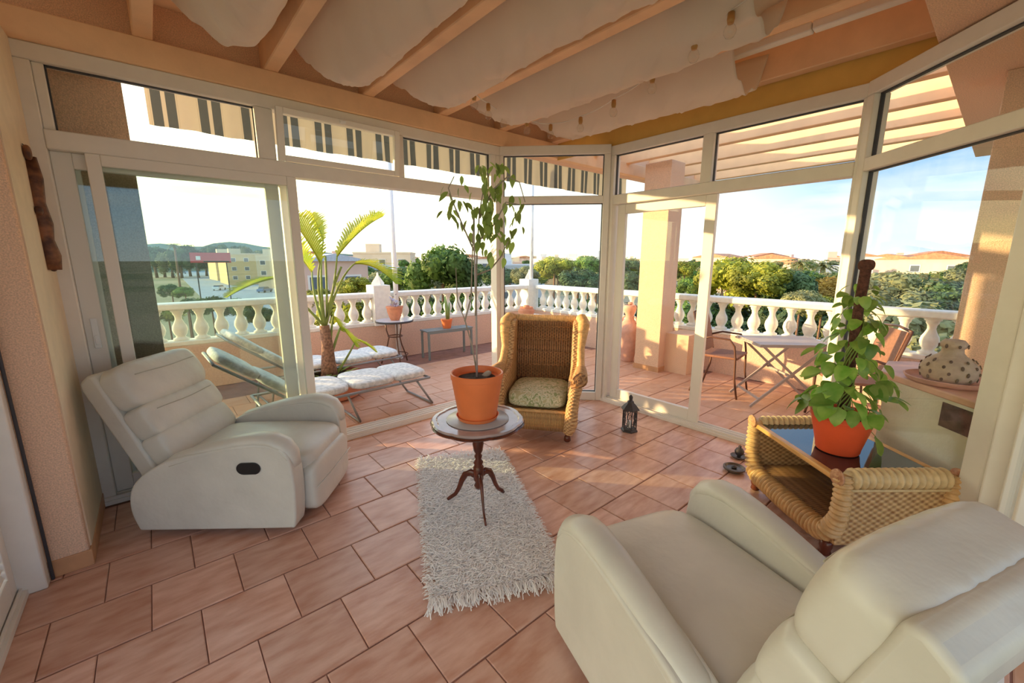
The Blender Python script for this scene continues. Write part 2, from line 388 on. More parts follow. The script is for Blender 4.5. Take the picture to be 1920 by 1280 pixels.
for j in range(-7, 19):
    yv = 2.236 + (j - 9) * PITCH_T
    for i in range(-6, 19):
        xv = .142 - PITCH_T / 2 + i * PITCH_T * .988 + (.5 * PITCH_T if j % 2 == 0 else 0)
        if inside(xv, yv):
            if xv < -.95 or xv + yv < .4: continue
            link('tile', tin, floor, (xv, yv, random.uniform(-.001, .0006)), (0, 0, random.choice((0, math.pi)))); nin += 1
        else:
            if xv > 5.62 or yv > 5.95 or yv < -1.1: continue
            if yv > 3.4 and xv < -.3: continue
            if yv < 3.4 and xv < 2.0: continue
            link('tile', tout, terrace, (xv, yv, random.uniform(-.001, .0006)), (0, 0, random.choice((0, math.pi)))); nout += 1
print('tiles', nin, nout)

# ------------------------------------------------------------------ walls
wl = struct('wall_left', label='peach rendered wall pier beside the white door')
MB().b2((-.56, 2.765, 0), (-.41, 3.62, 2.62)).build('pier', 'peach_render', wl, bevel=.008)
MB().b2((-4.5, 3.0, 0), (-.56, 3.62, 2.62)).build('pier', 'peach_render', wl)  # unseen run of wall, lengthened to keep sun off the near recliner
MB().b2((-.411, 2.80, .085), (-.404, 3.43, 2.60)).build('reveal_plaster', 'cream_plaster', wl)
bs = MB(); bs.b2((-.565, 2.755, 0), (-.405, 2.765, .085)); bs.b2((-.41, 2.755, 0), (-.40, 3.43, .085))
tag(bs.build('baseboard_left', 'skirting', None, bevel=.003), None, None, None, 'structure')
# wall over the left glazing and the long ledger beam
wf = MB(); wf.b2((-4.5, 3.5, 2.6), (7.0, 3.62, 3.05)); tag(wf.build('wall_front', 'peach_render'), None, None, None, 'structure')
wo_ = MB(); wo_.b2((-1.3, 3.62, -.0), (0.0, 3.85, 3.0)); tag(wo_.build('wall_outside', 'peach_render'), 'peach wall end outside the left glazing', None, None, 'structure')
lg = MB(); lg.b2((-1.6, 3.41, 2.60), (7.0, 3.5, 2.75)); tag(lg.build('trim_1', 'peach_beam', bevel=.006), 'long peach ledger beam over the left glazing', None, None, 'structure')
# wall / beam at the near side that carries the rafters
wr = struct('wall_right')
MB().b2((-1.2, -2.2, 2.60), (7.0, .40, 3.05)).build('roof_slab', 'peach_render', wr, bevel=.005)
MB().b2((4.0, -2.2, 0), (4.35, .165, 2.60)).build('pier', 'peach_render', wr, bevel=.005)
# ceiling: rafters and deck
ce = struct('ceiling')
MB().b2((-4.5, .40, 2.98), (3.62, 3.5, 3.02)).build('roof_deck', 'peach_deck', ce)
def rafter_mesh(h): return MB().b2((-.045, .40, 2.75), (.045, 3.5, 2.75 + h)).mesh('rafter', 'peach_beam')
rme = rafter_mesh(.21); outer = {4.24: .21, 4.91: .20, 5.58: .175, 6.25: .155, 6.92: .15}
for u in (.127, .78, 1.45, 2.12, 2.80, 3.53, 4.24, 4.91, 5.58, 6.25, 6.92):
    o = link('rafter', rafter_mesh(outer[u]) if u in outer else rme, ce, (u, 0, 0 if u < 3.6 else -.02)); md = o.modifiers.new('b', 'BEVEL'); md.width = .006
fp = MB(); fp.b2((3.585, .40, 2.585), (3.60, 3.42, 2.97)); tag(fp.build('trim_2', 'yellow_panel'), 'ochre fascia board over the open glass door', None, None, 'structure')

# ------------------------------------------------------------------ glazing
def frame_bar(parent, a, b, name='frame', m='white_frame', bevel=.006):
    x = MB(); x.b2(a, b); return x.build(name, m, parent, bevel=bevel)
def pane(parent, x0, x1, z0, z1, y=0, m='clear_glass', gasket=True):
    MB().b2((x0, y - .004, z0), (x1, y + .004, z1)).build('pane', m, parent)
    if gasket:
        g = MB(); t = .007
        for a, b in (((x0, z0), (x1, z0 + t)), ((x0, z1 - t), (x1, z1)), ((x0, z0), (x0 + t, z1)), ((x1 - t, z0), (x1, z1))):
            g.b2((a[0], y - .012, a[1]), (b[0], y + .012, b[1]))
        g.build('gasket', 'gasket', parent)
def leaf(parent, name, x0, x1, z0, z1, y, st=.065, m='clear_glass', handle=None):
    f = MB(); t = .022
    f.b2((x0, y - t, z0), (x0 + st, y + t, z1)); f.b2((x1 - st, y - t, z0), (x1, y + t, z1))
    f.b2((x0 + st, y - t, z1 - st), (x1 - st, y + t, z1)); f.b2((x0 + st, y - t, z0), (x1 - st, y + t, z0 + st * 1.15))
    o = f.build(name, 'white_leaf', parent, bevel=.004)
    p = MB(); p.b2((x0 + st, y - .004, z0 + st), (x1 - st, y + .004, z1 - st)); p.build('pane', m, o)
    if handle:
        h = MB(); h.b2((handle - .015, y - t - .014, .98), (handle + .015, y - t, 1.16)); h.b2((handle - .008, y - t - .02, 1.0), (handle + .008, y - t - .014, 1.06)); h.build('handle', 'white_metal', o, bevel=.003)
    return o
D = .05
# bay 1: long left glazing, v = 3.48
g1 = struct('window_1', (0, 3.48, 0), label='long glazed front with three top lights and stacked sliding doors')
frame_bar(g1, (-.41, -D, 2.515), (2.80, D, 2.60), 'header'); frame_bar(g1, (-.41, -D, 0), (-.345, D, 2.515), 'jamb')
frame_bar(g1, (-.345, -D - .005, 2.085), (2.72, D, 2.185), 'transom')
frame_bar(g1, (-.345, -.03, 2.185), (-.30, .03, 2.515), 'mullion')
frame_bar(g1, (.655, -D, 2.185), (.765, D, 2.515), 'mullion'); frame_bar(g1, (1.685, -D, 2.185), (1.735, D, 2.515), 'mullion')
frame_bar(g1, (2.66, -D, 2.185), (2.72, D, 2.515), 'mullion')
pane(g1, -.30, .655, 2.185, 2.515); pane(g1, 1.735, 2.66, 2.185, 2.515)
sa = MB()                                     # tilted top light
sa.b2((.775, -.02, .0), (.82, .02, .345)); sa.b2((1.635, -.02, 0), (1.68, .02, .345)); sa.b2((.82, -.02, 0), (1.635, .02, .04)); sa.b2((.82, -.02, .305), (1.635, .02, .345))
so_ = sa.build('sash', 'white_leaf', g1, bevel=.004); so_.location = (0, -.045, 2.187); so_.rotation_euler = (R(7), 0, 0)
MB().b2((.82, -.004, .04), (1.635, .004, .305)).build('pane', 'clear_glass', so_)
MB().b2((1.20, -.04, .315), (1.24, -.02, .335)).build('catch', 'white_metal', so_, bevel=.003)
tr = MB()
tr.b2((-.41, -.075, 0), (2.80, .10, .028))
for k in (-.06, -.015, .03, .075): tr.b2((-.41, k - .005, .028), (2.80, k + .005, .05))
tr.build('floor_track', 'white_frame', g1, bevel=.002)
leaf(g1, 'door_leaf', -.205, .875, .045, 2.085, -.03, .062, 'green_glass')
leaf(g1, 'door_leaf', -.345, .765, .045, 2.085, .022, .085, 'green_glass', handle=-.30)
leaf(g1, 'door_leaf', -.30, .845, .045, 2.085, .072, .06, 'green_glass')
frame_bar(g1, (2.72, -D, 0), (2.80, D, 2.515), 'post')
# bay 2: corner chamfer
g2 = struct('window_2', (2.80, 3.46, 0), R(-45), label='narrow fixed glazing across the corner behind the wicker armchair')
L2 = 1.09
frame_bar(g2, (0, -D, 2.515), (L2, D, 2.60), 'header'); frame_bar(g2, (0, -D, 0), (.035, D, 2.515), 'mullion'); frame_bar(g2, (L2 - .06, -D, 0), (L2, D, 2.515), 'mullion')
frame_bar(g2, (.035, -D, 2.055), (L2 - .06, D, 2.125), 'transom'); frame_bar(g2, (.035, -D, 0), (L2 - .06, D, .09), 'sill')
pane(g2, .035, L2 - .06, 2.125, 2.515); pane(g2, .035, L2 - .06, .09, 2.055)
# bay 3: right hand door, u = 3.6 ; local x runs towards the camera
g3 = struct('door_2', (3.60, 2.70, 0), R(-90), label='glazed doorway to the side terrace, its leaf slid to the left')
frame_bar(g3, (0, -D, 2.50), (2.02, D, 2.585), 'header'); frame_bar(g3, (0, -D, 0), (.075, D, 2.50), 'mullion'); frame_bar(g3, (1.96, -D, 0), (2.02, D, 2.50), 'post')
frame_bar(g3, (.075, -D, 2.035), (1.96, D, 2.125), 'transom'); frame_bar(g3, (.94, -D, 2.125), (1.03, D, 2.50), 'mullion')
pane(g3, .075, .94, 2.125, 2.50); pane(g3, 1.03, 1.96, 2.125, 2.50)
t3 = MB(); t3.b2((0, -.07, 0), (2.02, .08, .03)); [t3.b2((0, k - .005, .03), (2.02, k + .005, .05)) for k in (-.05, 0, .05)]; t3.build('floor_track', 'white_frame', g3, bevel=.002)
leaf(g3, 'door_leaf', .10, 1.07, .045, 2.035, .03, .09, 'clear_glass')
# bay 4: chamfer beside the wicker side table
g4 = struct('window_3', (3.585, .69, 0), R(-135), label='tall glazing across the corner beside the wicker side table')
L4 = 1.07
frame_bar(g4, (0, -D, 2.505), (L4, D, 2.59), 'header'); frame_bar(g4, (0, -D, 0), (.06, D, 2.505), 'mullion'); frame_bar(g4, (L4 - .05, -D, 0), (L4 + .05, D + .02, 2.59), 'post')
frame_bar(g4, (.06, -D, 2.05), (L4 - .05, D, 2.13), 'transom'); frame_bar(g4, (.06, -D, 0), (L4 - .05, D, .07), 'sill')
pane(g4, .06, L4 - .05, 2.13, 2.505); pane(g4, .06, L4 - .05, .07, 2.05)
# bay 5: back glazing, only its near end is seen
g5 = struct('door_3', (2.83, -.12, 0), R(180), label='open sliding door behind the near recliner')
frame_bar(g5, (0, -D, 2.505), (1.6, D, 2.59), 'header'); frame_bar(g5, (0.05, -D, 0), (.12, D, 2.505), 'post')
t5 = MB(); t5.b2((0, -.09, 0), (1.6, .09, .03)); [t5.b2((0, k - .006, .03), (1.6, k + .006, .055)) for k in (-.06, -.02, .02, .06)]; t5.build('floor_track', 'white_frame', g5, bevel=.002)
leaf(g5, 'door_leaf', .12, .90, .05, 2.5, .03, .07)
# left white door with louvred leaf
d1 = struct('door_1', (-.66, 2.70, 0), R(-90), label='white louvred door at the left edge')
frame_bar(d1, (-.05, -.05, 0), (.02, .11, 2.5), 'jamb'); frame_bar(d1, (-.05, .112, 0), (-.035, .125, 2.5), 'gasket_strip', 'gasket')
t1 = MB(); t1.b2((0, -.05, 0), (1.6, .05, .03)); [t1.b2((0, k - .005, .03), (1.6, k + .005, .045)) for k in (-.03, .03)]; t1.build('floor_track', 'white_frame', d1, bevel=.002)
lf = MB(); lf.b2((.02, -.02, .04), (.09, .02, 2.4)); lf.b2((.83, -.02, .04), (.90, .02, 2.4)); lf.b2((.09, -.02, .04), (.83, .02, .14)); lfo = lf.build('door_leaf', 'white_leaf', d1, bevel=.003)
sm = MB(); sm.box((0, 0, 0), (.74, .008, .034), Matrix.Rotation(R(30), 3, 'X')); sme = sm.mesh('slat', 'white_leaf')
for k in range(56): link('slat', sme, lfo, (.46, 0, .165 + k * .04))

# ------------------------------------------------------------------ balustrades and parapets
pw = MB(); pw.b2((-2.6, 6.0, 0), (5.9, 6.2, .53)); pw.b2((5.65, -2.2, 0), (5.85, 6.0, .53)); tag(pw.build('wall_parapet', 'parapet_render'), 'low peach parapet wall round the terrace', None, None, 'structure')
bp_ = [(.075, 0), (.075, .025), (.05, .035), (.045, .05), (.062, .08), (.075, .125), (.068, .17), (.045, .215), (.033, .25), (.036, .285), (.05, .31), (.05, .325), (.065, .335), (.065, .36)]
bme = MB().lathe(bp_, 12).mesh('baluster', 'balustrade_white', True)
def balustrade(label, p, rz, length, zo, first=.1, skip=()):
    t = thing('balustrade', label, 'balustrade', p, rz)
    MB().b2((0, -.10, 0), (length, .10, .055)).build('plinth', 'balustrade_white', t, bevel=.01)
    MB().b2((0, -.115, .415), (length, .115, .49)).build('rail', 'balustrade_white', t, bevel=.015)
    x = first
    while x < length - .05:
        if not any(abs(x - s_) < .16 for s_ in skip): link('baluster', bme, t, (x, 0, .055))
        x += .2
    for s_ in skip:
        q = MB(); q.b2((s_ - .13, -.14, .001), (s_ + .13, .14, .60)); q.lathe([(.10, .60), (.10, .63), (.02, .74), (.015, .78), (.0, .79)], 4, (s_, 0, 0)); q.build('post', 'balustrade_white', t, bevel=.012)
    return t
balustrade('white stone balustrade along the far parapet, from the left edge to the far corner', (-1.3, 6.1, .53), 0, 7.1, 0, first=.065, skip=(3.86, 6.95))
balustrade('white sunlit stone balustrade along the right-hand parapet', (5.75, 5.9, .53), R(-90), 7.6, 0, first=.11)

# ------------------------------------------------------------------ terrace pillar
pl = struct('wall_pillar', label='square peach pillar on the terrace beside the clay urn')
MB().b2((5.05, 2.87, 0), (5.38, 3.24, 2.72)).build('shaft', 'peach_render', pl, bevel=.006)
MB().b2((5.20, 2.55, 0), (5.65, 2.87, .53)).build('low_wall', 'peach_render', pl)
MB().b2((5.04, 2.86, 0), (5.39, 3.25, .07)).build('baseboard', 'skirting', pl)

# ------------------------------------------------------------------ awning
aw = thing('awning', 'retracted awning with beige and charcoal striped valance over the left glazing', 'awning', (.12, 4.2, 0))
va = MB(); n = 400
for i in range(n + 1):
    x = 5.9 * i / n; yy = .008 * math.sin(x * 17) + .004 * math.sin(x * 41); zz = 2.465 + .003 * math.sin(x * 9)
    va.v += [(x, 0, 2.78), (x, yy * .6, 2.62), (x, yy * 1.4, zz)]
for i in range(n):
    a = i * 3; va.f += [(a, a + 3, a + 4, a + 1), (a + 1, a + 4, a + 5, a + 2)]
va.build('valance', 'awning_stripe', aw, True)
MB().tube([(0, 0, 2.79), (5.9, 0, 2.79)], .018, 10).build('front_bar', 'white_metal', aw, True)
MB().prism([(0, 2.80), (0, 2.806), (-.5, 3.09), (-.5, 3.08)], 0, 5.9, 'yz').build('cloth', 'awning_cloth', aw)
MB().b2((0, -.60, 3.0), (5.9, -.46, 3.13)).build('cassette', 'white_metal', aw, bevel=.02)
for x in (.6, 4.6):
    MB().tube([(x, -.5, 3.02), (x + .45, -.28, 2.93), (x, -.01, 2.80)], .014, 8).build('arm', 'white_metal', aw, True)
for (x, y, z0, lb) in ((2.76, 5.93, 0, 'white pole behind the round bistro table'), (5.64, 6.02, 1.02, 'white pole on the far corner of the balustrade')):
    t = thing('pole', lb, 'pole', (x, y, z0))
    MB().tube([(0, 0, 0), (0, 0, 3.0 - z0)], .036, 12).build('shaft', 'white_metal', t, True)
    MB().lathe([(.06, 0), (.06, .03), (.035, .05), (.03, .06)], 16).build('foot', 'white_metal', t, 'auto')
    MB().lathe([(.02, 3.0 - z0), (.03, 3.01 - z0), (.0, 3.05 - z0)], 12).build('cap', 'white_metal', t, 'auto')

# ------------------------------------------------------------------ drapes between rafters
def drape(u0, u1, v0, v1, depth, label, seed):
    rnd_ = random.Random(seed); nu, nv = 36, 110; mb = MB(); W = u1 - u0; ph = [rnd_.uniform(0, 6) for _ in range(4)]
    for j in range(nv + 1):
        v = v0 + (v1 - v0) * j / nv
        f = min(1, (v1 - v) / .62); L = math.sin(f * math.pi / 2) ** .75 if v > v0 else 1
        edge = math.exp(-(v1 - v) * 4)
        for i in range(nu + 1):
            s = -1 + 2 * i / nu; cs = (1 - abs(s) ** 2.4)
            z = 2.925 - depth * cs * (L * (1 + .05 * math.sin(v * 2.1 + ph[0]))) 
            z += .004 * math.sin(v * 17 + 3 * s + ph[1]) + .015 * (max(0, math.sin(v * 13 + 7 * s * s + ph[2])) ** 6 - .2) * cs - .010 * max(0, math.sin(v * 29 - 9 * s + ph[3])) ** 8 * cs + .006 * math.sin(s * 9 + v * 4 + ph[2]) + .016 * edge * math.sin(s * 14)
            z += .010 * math.sin(s * 5 + v * 3.1 + ph[3]) * cs * .5 + .020 * math.exp(-(v - v0) * 6) * math.sin(s * 11 + ph[0]) * cs
            mb.v.append((u0 + W * (s + 1) / 2, v, z))
    for j in range(nv):
        for i in range(nu):
            a = j * (nu + 1) + i; mb.f.append((a, a + 1, a + nu + 2, a + nu + 1))
    o = mb.build('ceiling_drape', 'drape', None, True); sd = o.modifiers.new('s', 'SOLIDIFY'); sd.thickness = .003
    return tag(o, label, 'drape', 'white cloth drapes slung between the rafters')
drape(-.60, .075, .6, 3.2, .30, 'white ceiling drape at the left, before the first rafter', 1)
drape(.185, .725, .6, 3.18, .385, 'white ceiling drape between first and second rafter from the left', 2)
drape(.835, 1.395, .6, 3.36, .33, 'white ceiling drape between second and third rafter from the left', 3)
drape(1.505, 2.065, .6, 3.38, .30, 'wide white ceiling drape in the middle, between third and fourth rafter', 4)
drape(2.175, 2.745, .95, 3.38, .31, 'white ceiling drape with bulbs hanging below, between fourth and fifth rafter', 5)
drape(2.855, 3.475, 1.30, 3.36, .31, 'white ceiling drape ending short of the white duct, last bay at the right', 6)
t = thing('drape_fold', 'loose folded end of drape hanging near the two topmost bulbs', 'drape', (2.45, 1.0, 2.62))
fo = MB()
for j in range(26):
    for i in range(7): fo.v.append((-.22 + .44 * i / 6 + .02 * math.sin(j * .9), .35 - .8 * j / 25, .20 - .17 * math.sin(i / 6 * math.pi) * (.6 + .4 * math.sin(j * .35)) + .012 * math.sin(i * 3 + j)))
for j in range(25):
    for i in range(6): a = j * 7 + i; fo.f.append((a, a + 1, a + 8, a + 7))
fo.build('cloth', 'drape', t, True).modifiers.new('s', 'SOLIDIFY').thickness = .003
# white duct
t = thing('cable_duct', 'white plastic duct between the last two rafters at upper right', 'duct', (3.10, 0, 2.80))
for a, b in ((.40, .93), (.935, 1.45)): MB().b2((-.035, a, 0), (.035, b, .05)).build('section', 'white_frame', t, bevel=.008)

# ------------------------------------------------------------------ festoon lights
BULBS = [(2.30, 1.05, 2.575), (2.38, 1.27, 2.56), (2.56, 1.63, 2.545), (2.76, 2.07, 2.555), (2.88, 2.49, 2.56), (2.84, 2.80, 2.565), (2.62, 2.87, 2.575), (2.40, 2.92, 2.60), (2.18, 2.84, 2.60), (2.0, 2.78, 2.62)]
t = thing('string_lights', 'string of clear unlit bulbs looped under the drapes', 'string lights', (2.5, 2.0, 2.7))
top = []
for b in BULBS: top.append(Vector(b) - Vector((2.5, 2.0, 2.7)) + Vector((0, 0, .115)))
top = [Vector((-.35, -1.5, .10))] + top + [Vector((-.55, .85, .12))]
path = []
for a, b in zip(top[:-1], top[1:]):
    m_ = (a + b) / 2 - Vector((0, 0, .03)); path += bez(a, m_, b, 5)[:-1]
path.append(top[-1]); MB().tube(path, .0035, 5).build('cable', 'white_cable', t, True)
cap = MB().lathe([(.006, .055), (.016, .05), (.018, .02), (.014, .0)], 12).mesh('socket', 'brass_cap', True)
gb = MB().lathe([(.0, -.065), (.018, -.060), (.028, -.045), (.030, -.03), (.024, -.012), (.014, 0), (.013, .003)], 16).mesh('bulb', 'bulb_clear', True)
for p in top[1:-1]:
    c = link('socket', cap, t, p - Vector((0, 0, .06))); link('bulb', gb, c, (0, 0, 0))

# ------------------------------------------------------------------ recliners
def recliner(label, loc, rz, lx, lz):
    t = thing('recliner', label, 'recliner', loc, rz)
    prof = [(-.385, .045), (-.402, .048), (-.41, .065), (-.435, .15), (-.43, .25), (-.395, .325), (-.32, .39), (-.19, .462), (.05, .512), (.185, .538), (.32, .545), (.405, .52), (.445, .46), (.457, .30), (.447, .12), (.436, .06), (.43, .047), (.415, .045)]
    for _ in range(2):
        prof = [q for i in range(len(prof)) for q in ((prof[i][0] * .75 + prof[(i + 1) % len(prof)][0] * .25, prof[i][1] * .75 + prof[(i + 1) % len(prof)][1] * .25), (prof[i][0] * .25 + prof[(i + 1) % len(prof)][0] * .75, prof[i][1] * .25 + prof[(i + 1) % len(prof)][1] * .75))]
    for sg in (-1, 1):
        a, b = sg * .275, sg * .395
        p = MB(); p.prism(prof, min(a, b), max(a, b)); p.build('side_panel', 'leather', t, bevel=.028, seg=4)
        pad = MB(); xs = [(-.26, .43), (-.19, .466), (-.06, .506), (.07, .540), (.18, .562), (.27, .572), (.34, .565), (.395, .538), (.432, .49), (.452, .42)]
        xs2 = [(x, z - .02) for x, z in xs]; xs = xs2
        rr = [.014, .026, .030, .032, .034, .036, .037, .036, .030, .018]
        pad.tube([(x, sg * .333, z - .003) for x, z in xs2], rr, 18, sx=1.75, up=(0, 0, 1))
        pad.build('arm_pad', 'leather', t, True)
        sp = MB(); sp.tube([(x, sg * .392, z - .022) for x, z in xs[1:-1]], .0035, 6); sp.build('seam', 'leather', t, True)
    def puff(p): p.z += .018 * (1 - (p.x / .4) ** 2) * (1 - (p.y / .3) ** 2); return p
    MB().soft((.09, 0, .325), (.80, .545, .20), 6, 12, fn=puff).build('seat_cushion', 'leather', t, True)
    MB().soft((.455, 0, .20), (.12, .54, .31), 5, 10).build('footrest', 'leather', t, True)
    MB().tube([(.516, -.26, .215), (.519, 0, .213), (.516, .26, .215)], .003, 6).build('seam', 'leather', t, True)
    # reclined back
    th = math.atan2(lx, lz)        # lean
    rot = Matrix.Rotation(-th, 3, 'Y')
    along = Vector((-lx, 0, lz)).normalized(); nrm = Vector((lz, 0, lx)).normalized()
    base = Vector((-.335, 0, .375))
    def sp_(a_, n_): q_ = base + along * a_ + nrm * n_; return (q_.x, q_.z)
    sh = MB(); sh.prism([(-.34, .10), sp_(-.02, -.02), sp_(.58, -.02), sp_(.595, -.05), sp_(.575, -.11), sp_(.53, -.125), sp_(.0, -.12), (-.43, .10)], -.293, .293); sh.build('back_shell', 'leather', t, bevel=.03, seg=4)
    for s0, ln, tk in ((.075, .19, .15), (.245, .19, .15), (.455, .26, .165)):
        c = base + along * s0 + nrm * (.035 if s0 < .4 else .03)
        def pf(p, tk=tk):
            if p.x > 0: p.x += .022 * (1 - (p.y / .3) ** 2) * max(0, 1 - (p.z / (ln / 2)) ** 2)
            p.x += .005 * math.sin(p.y * 55 + p.z * 30) * (abs(p.y) / .28) ** 3
            edge_ = max(0, abs(p.z) / (ln / 2) - .55) / .45; p.x += .0035 * math.sin(p.y * 95 + 2 * math.sin(p.y * 20)) * edge_ ** 1.5
            return p
        MB().soft(c, (tk, .575, ln + .012), 6.5 if s0 < .4 else 5.0, 26, rot, pf).build('back_cushion' if s0 < .4 else 'head_cushion', 'leather', t, True)
    for s0, off, hw in ((.50, .1085, .22), (.285, .105, .22)):
        MB().tube([base + along * (s0 - .004 * math.cos(y * 14)) + nrm * (off + .026 * (1 - (y / .3) ** 2)) + Vector((0, y, 0)) for y in [hw * (-1 + k / 6) for k in range(13)]], .0026, 6).build('seam', 'seam_thread', t, True)
    # black oval release handle
    hp = [(.226 + .037 * math.cos(a) + (.026 if math.cos(a) > 0 else -.026), .408 + .034 * math.sin(a)) for a in [i * math.pi / 10 for i in range(20)]]
    ho = MB().prism(hp, -.4025, -.385).build('handle_recess', 'black', t, bevel=.002)
    tag(ho, 'black oval handle recess')
    MB().b2((-.30, -.22, 0.0), (.33, .22, .06)).build('base', 'dark_plastic', t, bevel=.01)
    return t
recliner('cream leather recliner by the left glazing, facing the rug, black handle on its side', (.335, 2.92, 0), R(-39), .255, .56)
recliner('cream leather recliner in the near right foreground, seen from behind', (1.30, .44, 0), R(72), .185, .59)

# ------------------------------------------------------------------ rug
rug = thing('shag_rug', 'white shaggy cotton rug under the dark pedestal table', 'rug', (1.335, 1.90, 0), R(64))
rg = MB(); rg.soft((0, 0, .011), (1.30, .60, .022), 8, 14); rg.build('backing', 'rug_back', rug, True)
st = MB(); rr = random.Random(3)
def strand(x, y, z, dx, dy, ln, wd):
    p = [Vector((x, y, z))]; d = Vector((dx, dy, rr.uniform(.15, .7))).normalized()
    for k in range(3):
        p.append(p[-1] + d * ln / 3); d = (d + Vector((rr.uniform(-.35, .35), rr.uniform(-.35, .35), -.35))).normalized()
        if p[-1].z < .004: p[-1].z = .004
    sd = Vector((-dy, dx, rr.uniform(-.4, .4))).normalized() * wd; b = len(st.v)
    for q in p: st.v += [tuple(q - sd), tuple(q + sd)]
    for k in range(3): a = b + k * 2; st.f.append((a, a + 1, a + 3, a + 2))
for k in range(17000):
    x, y = rr.uniform(-.65, .65), rr.uniform(-.31, .31)
    a = math.pi / 2 * rr.choice((-1, 1)) + rr.gauss(0, .7)
    strand(x, y, .02, math.cos(a), math.sin(a), rr.uniform(.025, .055), rr.uniform(.0012, .0028))
for k in range(900):
    y = rr.uniform(-.32, .32); sg = rr.choice((-1, 1)); strand(sg * .64, y, .015, sg, rr.uniform(-.5, .5), rr.uniform(.05, .12), .0022)
for k in range(700):
    x = rr.uniform(-.65, .65); sg = rr.choice((-1, 1)); strand(x, sg * .30, .015, rr.uniform(-.6, .6), sg, rr.uniform(.03, .06), .002)
tag(st.build('pile', 'rug_pile', rug), None, None, None, 'stuff')

# ------------------------------------------------------------------ pedestal table, pot, tree
PT = (1.345, 1.885)
t = thing('pedestal_table', 'small round mahogany tripod table with scalloped top, on the shaggy rug', 'table', (*PT, .022))
def scal(a, z): return 1 + .035 * abs(math.cos(a * 4)) ** .7
MB().lathe([(.0, .545), (.23, .545), (.255, .552), (.262, .562), (.255, .570), (.235, .571), (.228, .565), (0, .565)], 96, fn=lambda a, z: scal(a, z)).build('table_top', 'lacquer_sky_sheen', t, 'auto')
MB().lathe([(.262, .540), (.268, .548), (.262, .556), (.24, .550), (.2, .545)], 96, fn=scal).build('rim', 'mahogany', t, 'auto')
MB().lathe([(.0, .566), (.178, .566), (.182, .569), (.178, .572), (0, .572)], 48).build('inlaid_disc', 'grey_disc', t, 'auto')
MB().lathe([(.02, .12), (.028, .14), (.020, .16), (.030, .18), (.032, .26), (.022, .275), (.030, .29), (.017, .31), (.024, .33), (.016, .345), (.027, .365), (.034, .41), (.027, .455), (.018, .475), (.026, .49), (.018, .505), (.03, .52), (.05, .545)], 20).build('column', 'mahogany', t, True)
for fx, fy in ((1.255, 1.700), (1.235, 2.05), (1.535, 1.890)):
    d = Vector((fx - PT[0], fy - PT[1], 0)); L = d.length; d.normalize()
    pts = [(0.01, .20), (.05, .215), (.085, .20), (.11, .155), (.13, .10), (.155, .055), (.185, .03), (L + .01, .010)]
    MB().tube([(d.x * a, d.y * a, z) for a, z in pts], [.026, .024, .020, .017, .014, .012, .012, .010], 10, sx=.55, up=(0, 0, 1)).build('leg', 'mahogany', t, True)
def pot(parent, r0, r1, h, m, saucer=0, z=0):
    prof = [(0, z + .004), (r0, z + .004), (r0 + .004, z + .012)]
    for k in range(1, 7): q = k / 7; prof.append((r0 + (r1 - r0) * q * .93, z + h * q * .86 + .006)); prof.append((r0 + (r1 - r0) * q * .93 + .0015, z + h * q * .86 + .012))
    prof += [(r1 * .965, z + h * .87), (r1, z + h * .88), (r1 * 1.01, z + h * .99), (r1 * .985, z + h), (r1 * .94, z + h * .99), (r1 * .91, z + h * .88), (0, z + h * .86)]
    MB().lathe(prof, 40).build('pot', m, parent, 'auto')
    MB().lathe([(0, z + h * .862), (r1 * .905, z + h * .866), (r1 * .6, z + h * .885), (0, z + h * .89)], 24, fn=lambda a, q: 1 + .03 * math.sin(a * 7)).build('soil', 'soil', parent, True)
    if saucer: MB().lathe([(0, z), (saucer * .9, z), (saucer, z + .022), (saucer * .97, z + .022), (saucer * .88, z + .006), (0, z + .005)], 40).build('saucer', m, parent, 'auto')
def leaf_mesh(name, m, ln, wd, fold=.15, heart=False, droop=.25, n=6):
    mb = MB()
    for i in range(n + 1):
        q = i / n; ww = wd / 2 * (math.sin(q ** (.62 if heart else .8) * math.pi) ** (.6 if heart else .85)) if 0 < i < n else .001
        z = -droop * ln * q * q; x = ln * q
        if heart and i == 1: x -= .02 * ln
        mb.v += [(x, -ww, z + fold * ww), (x, 0, z), (x, ww, z + fold * ww)]
    for i in range(n):
        a = i * 3; mb.f += [(a, a + 3, a + 4, a + 1), (a + 1, a + 4, a + 5, a + 2)]
    return mb.mesh(name, m, True)
fig = thing('weeping_fig', 'young weeping fig in orange pot standing on the pedestal table', 'potted plant', (PT[0], PT[1], .596))
pot(fig, .108, .150, .275, 'terracotta_plastic', .125)
BX, BY = Vector((math.sin(YAW), -math.cos(YAW), 0)), Vector((math.cos(YAW), math.sin(YAW), 0))   # sideways / away directions
def pl_(sx, z, dy=0): return BX * sx + BY * dy + Vector((0, 0, z))
Z0 = .596
MB().tube([pl_(0, .23), pl_(.002, .6), pl_(-.003, 1.0), pl_(.0, 1.18)], [.006, .0055, .005, .003], 8).build('stake', 'silver_wood', fig, True)
stems = [[(.0, .24), (-.02, .42), (-.06, .58), (-.10, .68), (-.11, .86)], [(-.06, .57), (-.025, .70), (-.02, .86), (-.01, 1.02), (0, 1.15)],
         [(.0, .60), (.01, .95), (.03, 1.15), (.06, 1.30), (.10, 1.38)], [(-.005, .95), (-.06, 1.08), (-.10, 1.18), (-.13, 1.27), (-.10, 1.33)],
         [(.01, 1.0), (.08, 1.05), (.13, 1.13), (.17, 1.20), (.23, 1.19)], [(.03, 1.12), (.10, 1.26), (.18, 1.33), (.24, 1.30), (.27, 1.20)], [(.0, .82), (.08, .85), (.14, .92), (.19, 1.02)]]
